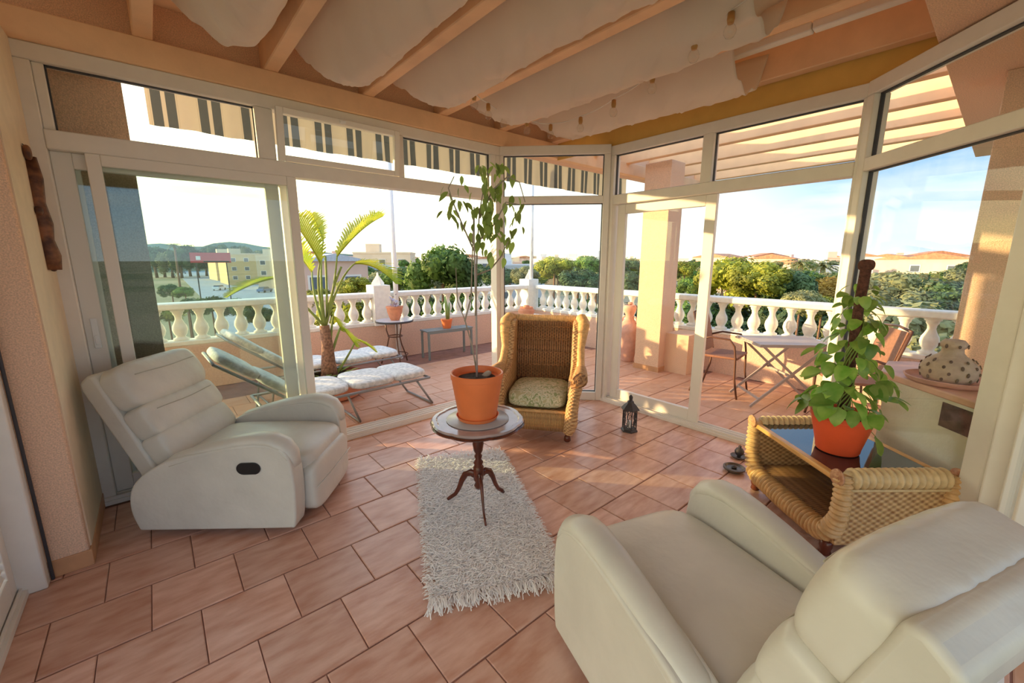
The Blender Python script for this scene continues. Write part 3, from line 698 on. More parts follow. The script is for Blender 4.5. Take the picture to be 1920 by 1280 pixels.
for s_ in stems: MB().tube([pl_(a, z, .03 * math.sin(z * 9)) for a, z in s_], [.005 - .003 * i / len(s_) for i in range(len(s_))], 6).build('stem', 'stem_grey', fig, True)
fl1 = leaf_mesh('leaf', 'fig_leaf', .056, .027); fr = random.Random(5)
spots = []
for k in range(95): q = fr.random(); spots.append((.085 + fr.gauss(0, .045) - .02 * math.sin(q * 6), 1.04 + q * .36, fr.gauss(0, .05)))
for k in range(22): spots.append((fr.uniform(-.17, -.02), fr.uniform(1.10, 1.34), fr.gauss(0, .05)))
for k in range(16): spots.append((fr.uniform(.14, .27), fr.uniform(1.05, 1.26), fr.gauss(0, .05)))
for k in range(9): spots.append((fr.uniform(.0, .12), fr.uniform(.92, 1.05), fr.gauss(0, .04)))
for k in range(10): spots.append((fr.uniform(.12, .22), fr.uniform(.90, 1.06), fr.gauss(0, .04)))
for a, z, dy in spots:
    link('leaf', fl1, fig, pl_(a, z, dy), (fr.uniform(-.6, .6), fr.uniform(.5, 1.5), fr.uniform(0, 6.3)), fr.uniform(.8, 1.3))
MB().soft(pl_(.05, .245, .04), (.07, .05, .02), 3, 5, Matrix.Rotation(R(-30), 3, 'Y')).build('bark_chip', 'stem_grey', fig, True)

# ------------------------------------------------------------------ wicker armchair
def ribbed(path, r, pitch, amp=.16, seg=14, sub=3):
    P = [Vector(p) for p in path]; out = []; rad = []; acc = 0; L = [0]
    for a, b in zip(P[:-1], P[1:]): L.append(L[-1] + (b - a).length)
    tot = L[-1]; n = max(4, int(tot / pitch * sub * 2)); rr_ = r if hasattr(r, '__len__') else [r] * len(P)
    for i in range(n + 1):
        s_ = tot * i / n; k = 0
        while k < len(L) - 2 and L[k + 1] < s_: k += 1
        q = (s_ - L[k]) / max(1e-6, L[k + 1] - L[k]); out.append(P[k].lerp(P[k + 1], q))
        rad.append((rr_[k] * (1 - q) + rr_[k + 1] * q) * (1 + amp * (abs(math.sin(math.pi * s_ / pitch)) - .5)))
    return out, rad, seg
wc = thing('wicker_armchair', 'honey wicker wing armchair with scroll arms, behind the pedestal table', 'armchair', (2.53, 2.57, 0), R(218))
side = [(-.30, .10), (-.34, .5), (-.37, .93), (-.30, .955), (-.20, .945), (-.13, .86), (-.10, .72), (-.04, .60), (.06, .545), (.26, .545), (.33, .50), (.34, .40), (.30, .30), (.30, .20), (.345, .12), (.31, .09)]
for sg in (-1, 1):
    a, b = sg * .265, sg * .335
    MB().prism(side, min(a, b), max(a, b)).build('side_panel', 'wicker', wc, bevel=.02, seg=3)
    o_, r_, s_ = ribbed([(-.37, sg * .30, .95), (-.28, sg * .34, .965), (-.20, sg * .362, .93), (-.145, sg * .355, .84), (-.115, sg * .345, .72), (-.05, sg * .35, .61), (.05, sg * .355, .56)], [.03, .046, .052, .044, .034, .034, .036], .012, .12)
    MB().tube(o_, r_, s_).build('wing_roll', 'cane_wrap', wc, True)
    o_, r_, s_ = ribbed([(-.02, sg * .355, .555), (.18, sg * .36, .56), (.36, sg * .36, .565)], [.045, .055, .062], .012, .08)
    MB().tube(o_, r_, s_).build('arm_roll', 'wicker', wc, True)
    so2 = MB().lathe([(0, .012), (.02, .016), (.025, .010), (.035, .016), (.045, .010), (.055, .012), (.058, 0)], 24).build('scroll_end', 'wicker_dark_shaded', wc, True)
    so2.rotation_euler = (0, R(90), 0); so2.location = (.362, sg * .36, .565)
    fp_ = MB(); o_, r_, s_ = ribbed([(.35, sg * .335, .50), (.335, sg * .32, .42), (.345, sg * .305, .30), (.365, sg * .30, .20), (.345, sg * .28, .11)], [.05, .045, .05, .055, .04], .014, .10); fp_.tube(o_, r_, s_); fp_.build('front_roll', 'wicker', wc, True)
    for x in (.27, -.27): MB().lathe([(.02, 0), (.03, .012), (.026, .04), (.018, .055), (.032, .075), (.034, .11)], 14, (x, sg * .27, 0)).build('foot', 'mahogany', wc, True)
bk = MB(); bk.prism([(-.245, .28), (-.275, .28), (-.365, .93), (-.33, .95), (-.315, .93)], -.27, .27); bk.build('backrest', 'wicker_dark_shaded', wc)  # shade inside the wings painted with the darker wicker
ribm = MB().tube([(-.238, 0, .30), (-.308, 0, .925)], .0075, 6).mesh('rib', 'cane_shaded', True)
for k in range(24): link('rib', ribm, wc, (0, -.253 + k * .022, 0))
for z in (.40, .52, .64, .76, .88):
    x = -.238 - .112 * (z - .30); MB().tube([(x, -.265, z), (x, .265, z)], .008, 6).build('band', 'wicker_dark_shaded', wc, True)
o_, r_, s_ = ribbed([(-.345, -.28, .955), (-.345, .28, .955)], .034, .012, .12); MB().tube(o_, r_, s_).build('top_roll', 'cane_wrap', wc, True)
ap = MB(); ap.prism([(-.28, .11), (.28, .11), (.315, .15), (.325, .25), (.31, .275), (-.28, .275)], -.27, .27); ap.build('seat_base', 'wicker', wc, bevel=.01)
arm_ = MB().tube([(.318, 0, .27), (.338, 0, .24), (.335, 0, .16), (.31, 0, .10)], .0062, 6).mesh('rib', 'cane_mid', True)
for k in range(40): link('rib', arm_, wc, (0, -.255 + k * .01307, 0))
MB().tube([(.335, -.27, .275), (.335, .27, .275)], .014, 8).build('seat_rail', 'cane_wrap', wc, True)
def cf(p): p.z += .02 * (1 - (p.x / .3) ** 2) * (1 - (p.y / .26) ** 2) * (1 if p.z > 0 else 0); return p
o = MB().soft((.04, 0, .345), (.56, .50, .13), 5, 12, fn=cf).build('seat_cushion', 'green_damask', None, True)
o.parent = None; o.location = (2.53, 2.57, 0); o.rotation_euler = (0, 0, R(218)); tag(o, 'cream and green damask seat cushion lying in the wicker armchair', 'cushion')

# ------------------------------------------------------------------ wicker side table
st_ = thing('wicker_side_table', 'wicker side table with dark glass top, by the right-hand glazing', 'table', (2.87, .47, 0), R(50))
HX, HY = .36, .27        # half length (e1), half width
for sg in (-1, 1):
    y = sg * HY
    o_, r_, s_ = ribbed([(HX, y, .47), (HX + .015, y, .38), (HX + .01, y, .25), (HX - .03, y, .15), (HX - .10, y, .12), (0, y, .115), (-HX + .10, y, .12), (-HX + .03, y, .15), (-HX - .01, y, .25), (-HX - .015, y, .38), (-HX, y, .47)], [.036, .034, .036, .045, .05, .052, .05, .045, .036, .034, .036], .027, .42, 16)
    MB().tube(o_, r_, s_).build('sleigh_roll', 'cane_wrap', st_, True)
    MB().b2((-HX, y - .018, .425), (HX, y + .018, .455)).build('top_rail', 'orange_wood', st_, bevel=.006)
for sg in (-1, 1):
    x = sg * HX
    o_, r_, s_ = ribbed([(x, -HY + .03, .455), (x, HY - .03, .455)], .042 if sg < 0 else .034, .034, .5, 16); MB().tube(o_, r_, s_).build('end_roll', 'cane_pale', st_, True)
    MB().b2((x - .012, -HY, .10), (x + .012, HY, .43)).build('end_panel', 'wicker', st_)
    MB().b2((x - .02 + sg * .012, -HY, .40), (x + sg * .02, HY, .412)).build('moulding', 'cane_pale', st_, bevel=.003)
    for s2 in (-1, 1):
        ro = MB().lathe([(0, .006), (.008, .008), (.011, .003), (.018, .008), (.022, .002), (.029, .007), (.034, .001), (.040, .003), (.042, -.006), (.0, -.01)], 20).build('rosette', 'rosette_cane', st_, True)
        ro.rotation_euler = (R(-90) * s2, 0, 0); ro.location = (x, s2 * (HY + .030), .462)
        MB().lathe([(.018, 0), (.028, .01), (.024, .03), (.03, .05), (.03, .09)], 12, (x * .86, s2 * HY * .95, 0)).build('foot', 'mahogany', st_, True)
MB().b2((-HX + .03, -HY + .018, .43), (HX - .03, HY - .018, .452)).build('glass_top', 'smoked_glass', st_)
MB().b2((-HX + .02, -HY, .145), (HX - .02, HY, .16)).build('shelf', 'wicker_dark_shaded', st_)
rdm = MB().tube([(0, -HY, .162), (0, HY, .162)], .0045, 6).mesh('shelf_cane', 'wicker_dark_shaded', True)
for k in range(44): link('shelf_cane', rdm, st_, (-.325 + k * .0151, 0, 0))
# pothos
po = thing('pothos', 'leafy pothos climbing a coir pole in a red pot on the wicker side table', 'potted plant', (2.80, .47, .453))
pot(po, .098, .146, .225, 'red_plastic')
MB().tube([(0, 0, .17), (.004, .0, .5), (0, .004, .8), (0, 0, 1.0)], [.022, .024, .023, .024], 12).build('coir_pole', 'coir', po, True)
MB().soft((0, 0, 1.02), (.07, .07, .06), 2.5, 6).build('pole_knob', 'coir', po, True)
pr = random.Random(11)
for k in range(7):
    ph = k * .9; pts = [(.027 * math.cos(ph + q * 9), .027 * math.sin(ph + q * 9), .19 + q * (.40 + .05 * k) * 1.0) for q in [i / 14 for i in range(15)]]
    MB().tube(pts, .004, 6).build('vine', 'stem_green', po, True)
lm = leaf_mesh('leaf', 'pothos_leaf', .115, .088, .12, True)
pd = leaf_mesh('leaf', 'pothos_leaf', .115, .088, .22, True, .4)
for k in range(135):
    q = pr.random() ** 1.0; z = .265 + q * .66; a = pr.uniform(0, 6.28); rad = .045 + (.10 * (1 - q) + .015) * pr.random() ** .6 + (.04 if q < .5 else 0)
    sc = (.98 - .45 * q) * pr.uniform(.6, 1.1)
    link('leaf', pr.choice((lm, pd)), po, (rad * math.cos(a), rad * math.sin(a), z), (pr.uniform(-.5, .5), pr.uniform(-.35, .8) if q < .25 else pr.uniform(.1, 1.3), a + pr.uniform(-.7, .7)), sc)
for (sx, z, dy, sc) in ((.16, .10, -.05, 1.05), (.13, .30, -.02, .7), (.15, .47, .0, .6), (-.13, .42, -.08, 1.1), (-.14, .33, -.05, 1.2), (-.11, .29, -.1, .9), (.09, .42, -.08, 1.0), (.13, .72, 0, .7), (-.05, .28, -.12, .8), (.04, .27, -.12, .8), (.10, .28, -.1, .8), (-.10, .75, 0, .6), (-.06, .50, -.06, 1.0)):
    p_ = pl_(sx, z, dy); link('leaf', lm, po, p_, (0, 1.1, math.atan2(p_.y, p_.x)), sc)
    MB().tube(bez((0, 0, z + .05), (p_.x * .6, p_.y * .6, z + .09), p_, 5), .002, 5).build('leaf_stalk', 'stem_green', po, True)

# ------------------------------------------------------------------ small things on the floor
t = thing('lantern', 'black metal lantern with lattice sides, on the floor by the slid glass door', 'lantern', (3.075, 1.985, 0), R(50))
MB().lathe([(.075, 0), (.075, .012), (.062, .022), (.060, .03), (0, .03)], 6).build('base', 'iron', t)
for k in range(6):
    a = k * math.pi / 3; c, s_ = math.cos(a), math.sin(a); x1, y1 = .060 * c, .060 * s_; x2, y2 = .060 * math.cos(a + math.pi / 3), .060 * math.sin(a + math.pi / 3)
    MB().bar((x1, y1, .025), (x1, y1, .20), .008, .008).build('post', 'iron', t)
    l_ = MB()
    def P_(q, z): return (x1 + (x2 - x1) * q, y1 + (y2 - y1) * q, z)
    l_.tube(bez(P_(.1, .035), P_(.9, .07), P_(.5, .115), 5), .0028, 5); l_.tube(bez(P_(.9, .035), P_(.1, .07), P_(.5, .115), 5), .0028, 5)
    l_.tube(bez(P_(.5, .115), P_(.95, .15), P_(.2, .195), 5), .0028, 5); l_.tube(bez(P_(.5, .115), P_(.05, .15), P_(.8, .195), 5), .0028, 5)
    l_.build('lattice', 'iron', t, True)
MB().lathe([(.0, .20), (.080, .20), (.082, .207), (.050, .245), (.030, .262), (.028, .275), (.014, .285), (.016, .30), (.018, .315), (.008, .33), (0, .335)], 6).build('roof', 'iron', t)
MB().lathe([(0, .03), (.022, .03), (.022, .09), (0, .092)], 14).build('candle', 'sign_white', t, 'auto')
t = thing('candle_dish', 'small dark candle dish with upright stem, farther of two by the side table', 'candle holder', (3.27, 1.13, .0))
MB().lathe([(0, 0), (.045, .002), (.06, .018), (.056, .02), (.04, .008), (0, .008)], 24).build('dish', 'bronze', t, 'auto')
MB().lathe([(.012, .008), (.016, .02), (.03, .035), (.034, .055), (.024, .075), (.01, .082), (.012, .095), (.0, .105)], 16).build('finial', 'iron', t, 'auto')
t = thing('candle_dish', 'low dark ring-shaped dish on the floor, nearer of two by the side table', 'candle holder', (3.03, 1.07, .0))
MB().lathe([(0, 0), (.05, .0), (.072, .018), (.073, .03), (.06, .034), (.05, .022), (0, .018)], 24).build('dish', 'bronze', t, 'auto')
MB().lathe([(.014, .018), (.02, .03), (.012, .04), (0, .044)], 14).build('finial', 'iron', t, 'auto')

# ------------------------------------------------------------------ wood carving on the left wall
t = thing('wood_carving', 'tall narrow dark wood carving hung on the left wall reveal', 'carving', (-.408, 3.20, 0))
MB().tube([(.012, .02, 2.0), (.016, .015, 1.9), (.015, .0, 1.78), (.018, .005, 1.68), (.014, 0, 1.6), (.02, .0, 1.52), (.018, .0, 1.45)], [.030, .036, .030, .038, .034, .042, .036], 10, sx=.6).build('body', 'carving_wood', t, True)
for y, z, s_ in ((.05, 1.97, .03), (.055, 1.60, .032), (.06, 1.55, .026), (-.03, 1.74, .022), (.05, 1.47, .03), (-.01, 2.015, .035), (.05, 1.93, .022)):
    MB().soft((.018, y, z), (.03, s_ * 1.6, s_ * 2), 2.6, 5).build('figure', 'carving_wood', t, True)
MB().tube([(.0, .01, 2.03), (.01, .01, 2.05), (.0, .01, 2.06)], .003, 5).build('hook', 'iron', t)

# ------------------------------------------------------------------ outdoor furniture
def lounger(label, loc, rz, back):
    t = thing('sun_lounger', label, 'sun lounger', loc, rz)     # local x: from head (-) to foot (+)
    fr_ = MB()
    for sg in (-1, 1): fr_.tube([(-.55, sg * .28, .30), (.95, sg * .28, .30)], .013, 8)
    fr_.tube([(.95, -.28, .30), (.95, .28, .30)], .013, 8); fr_.tube([(-.55, -.28, .30), (-.55, .28, .30)], .013, 8); fr_.build('frame', 'lounger_metal', t, True)
    for x, dx in ((.80, .18), (.10, .10), (-.5, -.05)):
        for sg in (-1, 1): MB().tube([(x, sg * .27, .30), (x + dx, sg * .27, .015)], .011, 8).build('leg', 'lounger_metal', t, True)
        MB().tube([(x + dx, -.27, .015), (x + dx, .27, .015)], .011, 8).build('foot_bar', 'lounger_metal', t, True)
    bf = MB(); c, s_ = math.cos(back), math.sin(back)
    for sg in (-1, 1): bf.tube([(-.30, sg * .28, .31), (-.30 - .70 * c, sg * .28, .31 + .70 * s_)], .012, 8)
    bf.tube([(-.30 - .70 * c, -.28, .31 + .70 * s_), (-.30 - .70 * c, .28, .31 + .70 * s_)], .012, 8); bf.build('back_frame', 'lounger_metal', t, True)
    for x, ln in ((-.07, .46), (.39, .45), (.77, .38)): MB().soft((x, 0, .345), (ln, .54, .085), 4, 7).build('pad', 'lounger_cushion', t, True)
    for q in (.19, .53):
        MB().soft((-.30 - q * c + .04 * s_, 0, .325 + q * s_ + .04 * c), (.36, .54, .085), 4, 7, Matrix.Rotation(back, 3, 'Y')).build('pad', 'lounger_cushion', t, True)
lounger('sun lounger with grey flecked cushion, nearer of two on the left terrace', (1.10, 3.98, 0), R(2), R(38))
lounger('sun lounger with grey flecked cushion, farther of two, beyond the palm-like plant', (1.30, 5.02, 0), R(4), R(38))

t = thing('bistro_table', 'round dark bistro table with curved iron legs near the far balustrade', 'table', (2.56, 5.6, 0))
MB().lathe([(0, .63), (.255, .63), (.262, .638), (.262, .648), (.255, .656), (0, .656)], 40).build('table_top', 'mosaic_top', t, 'auto')
MB().lathe([(.255, .625), (.266, .63), (.266, .65), (.255, .655)], 40).build('rim', 'iron', t, True)
for k in range(3):
    a = R(20 + 120 * k); c, s_ = math.cos(a), math.sin(a)
    MB().tube([(c * r_, s_ * r_, z) for r_, z in ((.13, .63), (.12, .50), (.09, .40), (.12, .28), (.19, .12), (.22, .01))], .010, 8).build('leg', 'dark_brown_metal', t, True)
MB().tube([(.1 * math.cos(a), .1 * math.sin(a), .42) for a in [i * math.pi / 8 for i in range(17)]], .008, 6).build('ring', 'dark_brown_metal', t, True)
MB().tube([(.17 * math.cos(a), .17 * math.sin(a), .15) for a in [i * math.pi / 8 for i in range(17)]], .007, 6).build('ring', 'dark_brown_metal', t, True)
t = thing('flower_pot', 'terracotta pot of grey-violet flowers on the bistro table', 'potted plant', (2.56, 5.57, .656))
MB().lathe([(0, 0), (.06, 0), (.075, .03), (.105, .12), (.112, .17), (.12, .175), (.12, .20), (.10, .20), (0, .18)], 24).build('pot', 'terracotta', t, 'auto')
fm = leaf_mesh('petal_leaf', 'flower', .06, .03)
for k in range(26): a = k * 2.4; link('petal_leaf', fm, t, (.03 * math.cos(a), .03 * math.sin(a), .19 + .006 * k * (k % 3) * .6), (0, -R(25 + 50 * ((k * 7) % 5) / 5), a), 1.1)

t = thing('bench', 'low slatted grey metal bench against the far parapet', 'bench', (3.42, 5.58, 0), R(-4))
slm = MB().b2((-.40, -.02, .43), (.40, .02, .447)).mesh('slat', 'bench_metal')
for k in range(5): link('slat', slm, t, (0, -.11 + k * .055, 0))
for x in (-.37, .37):
    for y in (-.12, .12): MB().b2((x - .014, y - .014, 0), (x + .014, y + .014, .43)).build('leg', 'bench_metal', t)
MB().b2((-.38, -.132, .40), (.38, -.118, .43)).build('apron', 'bench_metal', t); MB().b2((-.38, .118, .40), (.38, .132, .43)).build('apron', 'bench_metal', t)
t = thing('cactus_pot', 'tall thin cactus in small orange pot on the metal bench', 'potted plant', (3.42, 5.58, .447))
MB().lathe([(0, 0), (.062, 0), (.085, .12), (.092, .125), (.092, .15), (.078, .15), (0, .135)], 24).build('pot', 'terracotta_plastic', t, 'auto')
MB().tube([(.01, 0, .13), (.0, 0, .35), (-.02, 0, .50)], [.022, .026, .012], 8).build('cactus_arm', 'cactus', t, True)
MB().tube([(.03, 0, .13), (.045, 0, .28), (.055, 0, .40)], [.018, .020, .008], 8).build('cactus_arm', 'cactus', t, True)

# strelitzia in low pot
sx_ = thing('strelitzia', 'tall bird-of-paradise plant with yellow-green leaves in a low red pot', 'potted plant', (1.36, 4.72, 0))
MB().lathe([(0, 0), (.27, 0), (.31, .02), (.36, .20), (.38, .21), (.38, .24), (.345, .24), (0, .22)], 32).build('pot', 'terracotta', sx_, 'auto')
MB().lathe([(0, .222), (.34, .224), (.2, .24), (0, .245)], 20, fn=lambda a, z: 1 + .03 * math.sin(5 * a)).build('soil', 'soil', sx_, True)
MB().tube([(0, 0, .2), (.0, 0, .38), (.005, 0, .58), (-.01, 0, .80)], [.095, .075, .060, .05], 14).build('trunk', 'bark', sx_, True)
def frond(base, knee, tip0, tip1, width, hang=.12, n=26, gap=.35):
    """petiole plus a torn paddle leaf made of separate leaflets"""
    MB().tube(bez(base, knee, tip0, 10), [.016 - .0008 * i for i in range(11)], 7).build('leaf_stalk', 'stem_green', sx_, True)
    b = MB(); a0 = Vector(tip0); mid = (a0 + Vector(tip1)) / 2 + Vector((0, 0, hang)); rib = bez(tip0, mid, tip1, n)
    b.tube(rib, [.010 * (1 - i / (n + 3)) for i in range(n + 1)], 6)
    for i in range(n):
        p, q = rib[i], rib[i + 1]; d = (q - p).normalized(); s_ = d.cross(Vector((0, 0, 1))); s_ = s_.normalized() if s_.length > .01 else Vector((0, 1, 0))
        upv = s_.cross(d).normalized()
        ww = width * (math.sin((i + 1.2) / (n + 1.5) * math.pi) ** .55)
        for sg in (-1, 1):
            k = ww * random.uniform(.75, 1.05); dirv = (s_ * sg * .62 + upv * .45 + d * .55).normalized(); e1 = p + dirv * k * .55; e2 = p + dirv * k + Vector((0, 0, -.12 * k))
            e1b = e1 + (q - p) * 1.0; e2b = e2 + (q - p) * .45
            j = len(b.v); b.v += [tuple(p), tuple(q), tuple(e1b), tuple(e1), tuple(e2b), tuple(e2)]; b.f += [(j, j + 1, j + 2, j + 3), (j + 3, j + 2, j + 4, j + 5)]
    b.build('leaf', 'strelitzia_leaf', sx_)
def O(px, py, v=4.72): return on_v(px, py, v) - Vector((1.36, 4.72, 0))
B0 = (0, 0, .78)
frond(B0, O(628, 540), O(632, 480), O(718, 406), .31, .10)
frond(B0, O(632, 520), O(665, 494), O(742, 532), .28, .14)
frond(B0, O(590, 530), O(600, 492, 4.6), O(545, 410, 4.5), .31, .06)
frond(B0, O(585, 560), O(585, 510, 4.95), O(520, 440, 5.2), .31, .08)
frond(B0, O(596, 520), O(606, 450, 5.0), O(585, 400, 5.3), .16, .02)
frond(B0, O(560, 560), O(520, 520, 4.4), O(425, 558, 4.3), .14, .05, 20)
for a, b_ in (((.0, 0, .78), (640, 500)), ((0, 0, .7), (610, 480))): MB().tube(bez(a, O(615, 560), O(*b_), 8), [.012] * 9, 6).build('leaf_stalk', 'stem_green', sx_, True)
frond((.05, 0, .5), O(640, 605), O(640, 612), O(668, 650), .11, .03, 12)
frond((.08, 0, .25), O(655, 665), O(668, 636), O(705, 660), .07, .04, 12)
frond((.02, 0, .45), O(622, 600), O(625, 592), O(640, 620), .10, .03, 12)
for k in range(16):
    a = k * 1.1; r_ = .12 + .1 * ((k * 5) % 4) / 4; link('scrub_leaf', fl1, sx_, (r_ * math.cos(a), r_ * math.sin(a), .26), (0, -.6, a), 2.2)

# table with bowl near the far corner
t = thing('garden_table', 'pale table by the far corner, behind the wicker armchair', 'table', (4.42, 4.78, 0), R(10))
MB().b2((-.32, -.25, .60), (.32, .25, .63)).build('table_top', 'sign_white', t, bevel=.006)
for x in (-.27, .27):
    for y in (-.2, .2): MB().b2((x - .015, y - .015, 0), (x + .015, y + .015, .6)).build('leg', 'sign_white', t)
t = thing('clay_bowl', 'squat terracotta bowl on the pale garden table', 'bowl', (4.36, 4.76, .63))
MB().lathe([(0, 0), (.07, 0), (.12, .05), (.13, .10), (.10, .14), (.105, .155), (.08, .155), (.07, .13), (0, .12)], 24).build('bowl', 'terracotta', t, 'auto')
MB().soft((0, 0, .15), (.10, .10, .07), 2.4, 5).build('plant', 'terracotta', t, True)
t = thing('dry_plant', 'low straw-coloured dry plant in a clay pan behind the wicker armchair', 'potted plant', (3.95, 3.95, 0))
MB().lathe([(0, 0), (.14, 0), (.20, .38), (.22, .40), (.18, .42), (0, .40)], 20).build('pot', 'terracotta', t, 'auto')
stw = MB(); dr = random.Random(9)
for k in range(160):
    a = dr.uniform(0, 6.28); e = dr.uniform(.3, 1.3); L = dr.uniform(.12, .26); d = Vector((math.cos(a) * math.cos(e), math.sin(a) * math.cos(e), math.sin(e)))
    stw.tube([(0, 0, .40), Vector((0, 0, .40)) + d * L], [.005, .002], 4)
stw.build('twigs', 'straw', t)['kind'] = 'stuff'

# urn
t = thing('clay_urn', 'tall terracotta amphora standing beside the peach pillar', 'urn', (5.30, 3.52, 0))
MB().lathe([(0, 0), (.085, 0), (.09, .03), (.11, .15), (.145, .32), (.165, .46), (.15, .55), (.10, .60), (.065, .64), (.06, .70), (.085, .76), (.095, .80), (.085, .84), (.06, .85), (.05, .83), (0, .80)], 28).build('body', 'pink_terracotta', t, True)
for sg in (-1, 1):
    MB().tube([(0, sg * .062, .68), (0, sg * .11, .66), (0, sg * .125, .61), (0, sg * .12, .56)], .012, 6).build('handle', 'pink_terracotta', t, True)
MB().soft((0, 0, .87), (.07, .07, .05), 2.3, 5).build('stopper', 'pink_terracotta', t, True)

# folding table and chairs
t = thing('folding_table', 'rectangular folding garden table with crossed legs by the right balustrade', 'table', (4.98, 1.42, 0), R(-50 + 5))
for k in range(9):
    MB().b2((-.36, -.27 + k * .06, .655), (.36, -.27 + k * .06 + .054, .67)).build('slat', 'silver_wood', t, bevel=.002)
MB().b2((-.365, -.28, .64), (.365, .28, .655)).build('under_frame', 'silver_wood', t)
for y in (-.24, .24):
    MB().bar((-.38, y, .01), (.30, y, .64), .015, .024).build('leg', 'silver_wood', t)
    MB().bar((.38, y * .92, .01), (-.30, y * .92, .64), .015, .024).build('leg', 'silver_wood', t)
MB().bar((0, -.24, .33), (0, .24, .33), .02, .02).build('cross_bar', 'silver_wood', t)
MB().bar((-.30, -.24, .09), (-.30, .24, .09), .02, .02).build('cross_bar', 'silver_wood', t)
def gchair():
    t = thing('garden_chair', 'dark brown metal armchair with sling seat, left of the folding table', 'chair', (4.88, 1.98, 0), R(-82))
    for sg in (-1, 1):
        y = sg * .23
        MB().tube([(.24, y, 0), (.20, y, .22), (.19, y, .45), (.17, y, .58), (.12, y, .65), (-.08, y, .66), (-.20, y, .62)], .011, 8).build('front_leg', 'dark_brown_metal', t, True)
        MB().tube([(-.26, y, 0), (-.19, y, .25), (-.17, y, .45), (-.21, y, .65), (-.28, y, .92)], .011, 8).build('back_frame', 'dark_brown_metal', t, True)
    MB().b2((-.18, -.22, .43), (.21, .22, .455)).build('seat', 'sling', t, bevel=.008)
    b = MB(); b.prism([(-.175, .47), (-.215, .66), (-.275, .91), (-.262, .915), (-.20, .66), (-.16, .47)], -.215, .215); b.build('backrest', 'sling', t)
    MB().tube([(-.28, -.23, .92), (-.285, 0, .94), (-.28, .23, .92)], .011, 8).build('top_rail', 'dark_brown_metal', t, True)
    return t
gc = gchair()
copy_tree(gc, None, 'dark brown metal armchair right of the folding table, half hidden by the pothos', (4.72, .78, 0), R(120))

# BBQ counter, pan, pierced lantern
t = thing('counter', 'cream masonry counter with terracotta slab top outside the right glazing', 'counter', (0, 0, 0))
cp = [(3.50, .40), (3.86, .42), (3.99, .30), (3.99, -.60), (2.98, -.60), (2.98, -.12)]
ct = [(3.49, .43), (3.88, .45), (3.995, .33), (3.995, -.63), (2.95, -.63), (2.95, -.11)]
MB().prism(cp[::-1], 0.001, .76, 'xy').build('body', 'counter_body', t)
MB().prism(ct[::-1], .76, .80, 'xy').build('slab', 'counter_top', t, bevel=.008)
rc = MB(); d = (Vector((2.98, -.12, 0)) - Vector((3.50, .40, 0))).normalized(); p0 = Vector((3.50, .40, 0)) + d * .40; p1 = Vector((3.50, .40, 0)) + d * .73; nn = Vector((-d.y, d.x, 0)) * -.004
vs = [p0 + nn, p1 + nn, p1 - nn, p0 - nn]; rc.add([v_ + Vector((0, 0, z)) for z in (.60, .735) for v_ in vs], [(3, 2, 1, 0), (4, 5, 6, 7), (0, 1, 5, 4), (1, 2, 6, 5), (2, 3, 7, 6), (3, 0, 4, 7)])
rc.build('brown_recess_strip', 'dark_recess', t)  # flat dark brown strip drawn for the recess in the counter front
t = thing('clay_pan', 'wide pink terracotta saucer on the counter under the pierced lantern', 'saucer', (3.42, .13, .80))
MB().lathe([(0, 0), (.15, 0), (.175, .012), (.19, .035), (.18, .037), (.165, .02), (.14, .012), (0, .010)], 40).build('pan', 'pink_terracotta', t, 'auto')
t = thing('clay_lantern', 'bell-shaped pierced clay lantern standing in the pink saucer', 'lantern', (3.42, .13, .812))
MB().lathe([(.0, 0), (.095, 0), (.118, .03), (.125, .065), (.118, .10), (.090, .130), (.062, .152), (.048, .17), (.045, .192), (.055, .202), (.058, .222), (.042, .242), (0, .248)], 40).build('body', 'pierced_clay', t, True)
hm = MB().lathe([(0, -.004), (.009, -.002), (.011, .001), (.009, .004), (0, .005)], 10).mesh('hole', 'hole_dark', True)
for zc, r_, n in ((.03, .119, 12), (.065, .127, 10), (.10, .119, 10), (.13, .101, 9), (.21, .060, 7)):
    for k in range(n):
        a = 2 * math.pi * k / n + zc * 30; h = link('hole', hm, t, (r_ * math.cos(a), r_ * math.sin(a), zc)); tilt = {.03: 1.75, .065: 1.57, .10: 1.25, .13: .95, .21: 1.57}[zc]
        h.rotation_euler = (0, tilt, a); h.scale = (.9 + .3 * (k % 2), .7, .8)
# planter behind the near recliner
t = thing('green_planter', 'dark green shrub in a trough beyond the open door at the right edge', 'plant', (3.2, -1.15, 0))
MB().b2((-.4, -.15, 0), (.4, .15, .25)).build('trough', 'terracotta', t, bevel=.01)
for k in range(140): link('leaf', fl1, t, (dr.uniform(-.4, .4), dr.gauss(0, .12), .25 + abs(dr.gauss(0, .2))), (dr.uniform(-1, 1), dr.uniform(-1, 1), dr.uniform(0, 6)), 1.8)

# ------------------------------------------------------------------ surroundings
GZ = -7.0
gr = MB(); gr.b2((-3500, -3500, GZ - 1), (3500, 3500, GZ)); tag(gr.build('ground', 'ground'), 'ochre and green plain beyond the terrace', None, None, 'structure')
def gpt(px, py): r_ = ray(px, py); k = (GZ - H_CAM) / r_.z; return (r_.x * k, r_.y * k)
ro = MB(); ro.prism([gpt(*q) for q in ((320, 500), (352, 497), (440, 510), (520, 545), (600, 600), (430, 640), (380, 560), (350, 530))], GZ - .5, GZ + .05, 'xy'); tag(ro.build('road', 'asphalt'), 'blue-grey street running away at the left', None, None, 'structure')
ro = MB(); ro.prism([gpt(*q) for q in ((352, 497), (372, 497), (470, 508), (545, 540), (520, 545), (440, 510))], GZ - .5, GZ + .15, 'xy'); tag(ro.build('pavement', 'pavement'), 'pale pavement along the street at the left', None, None, 'structure')
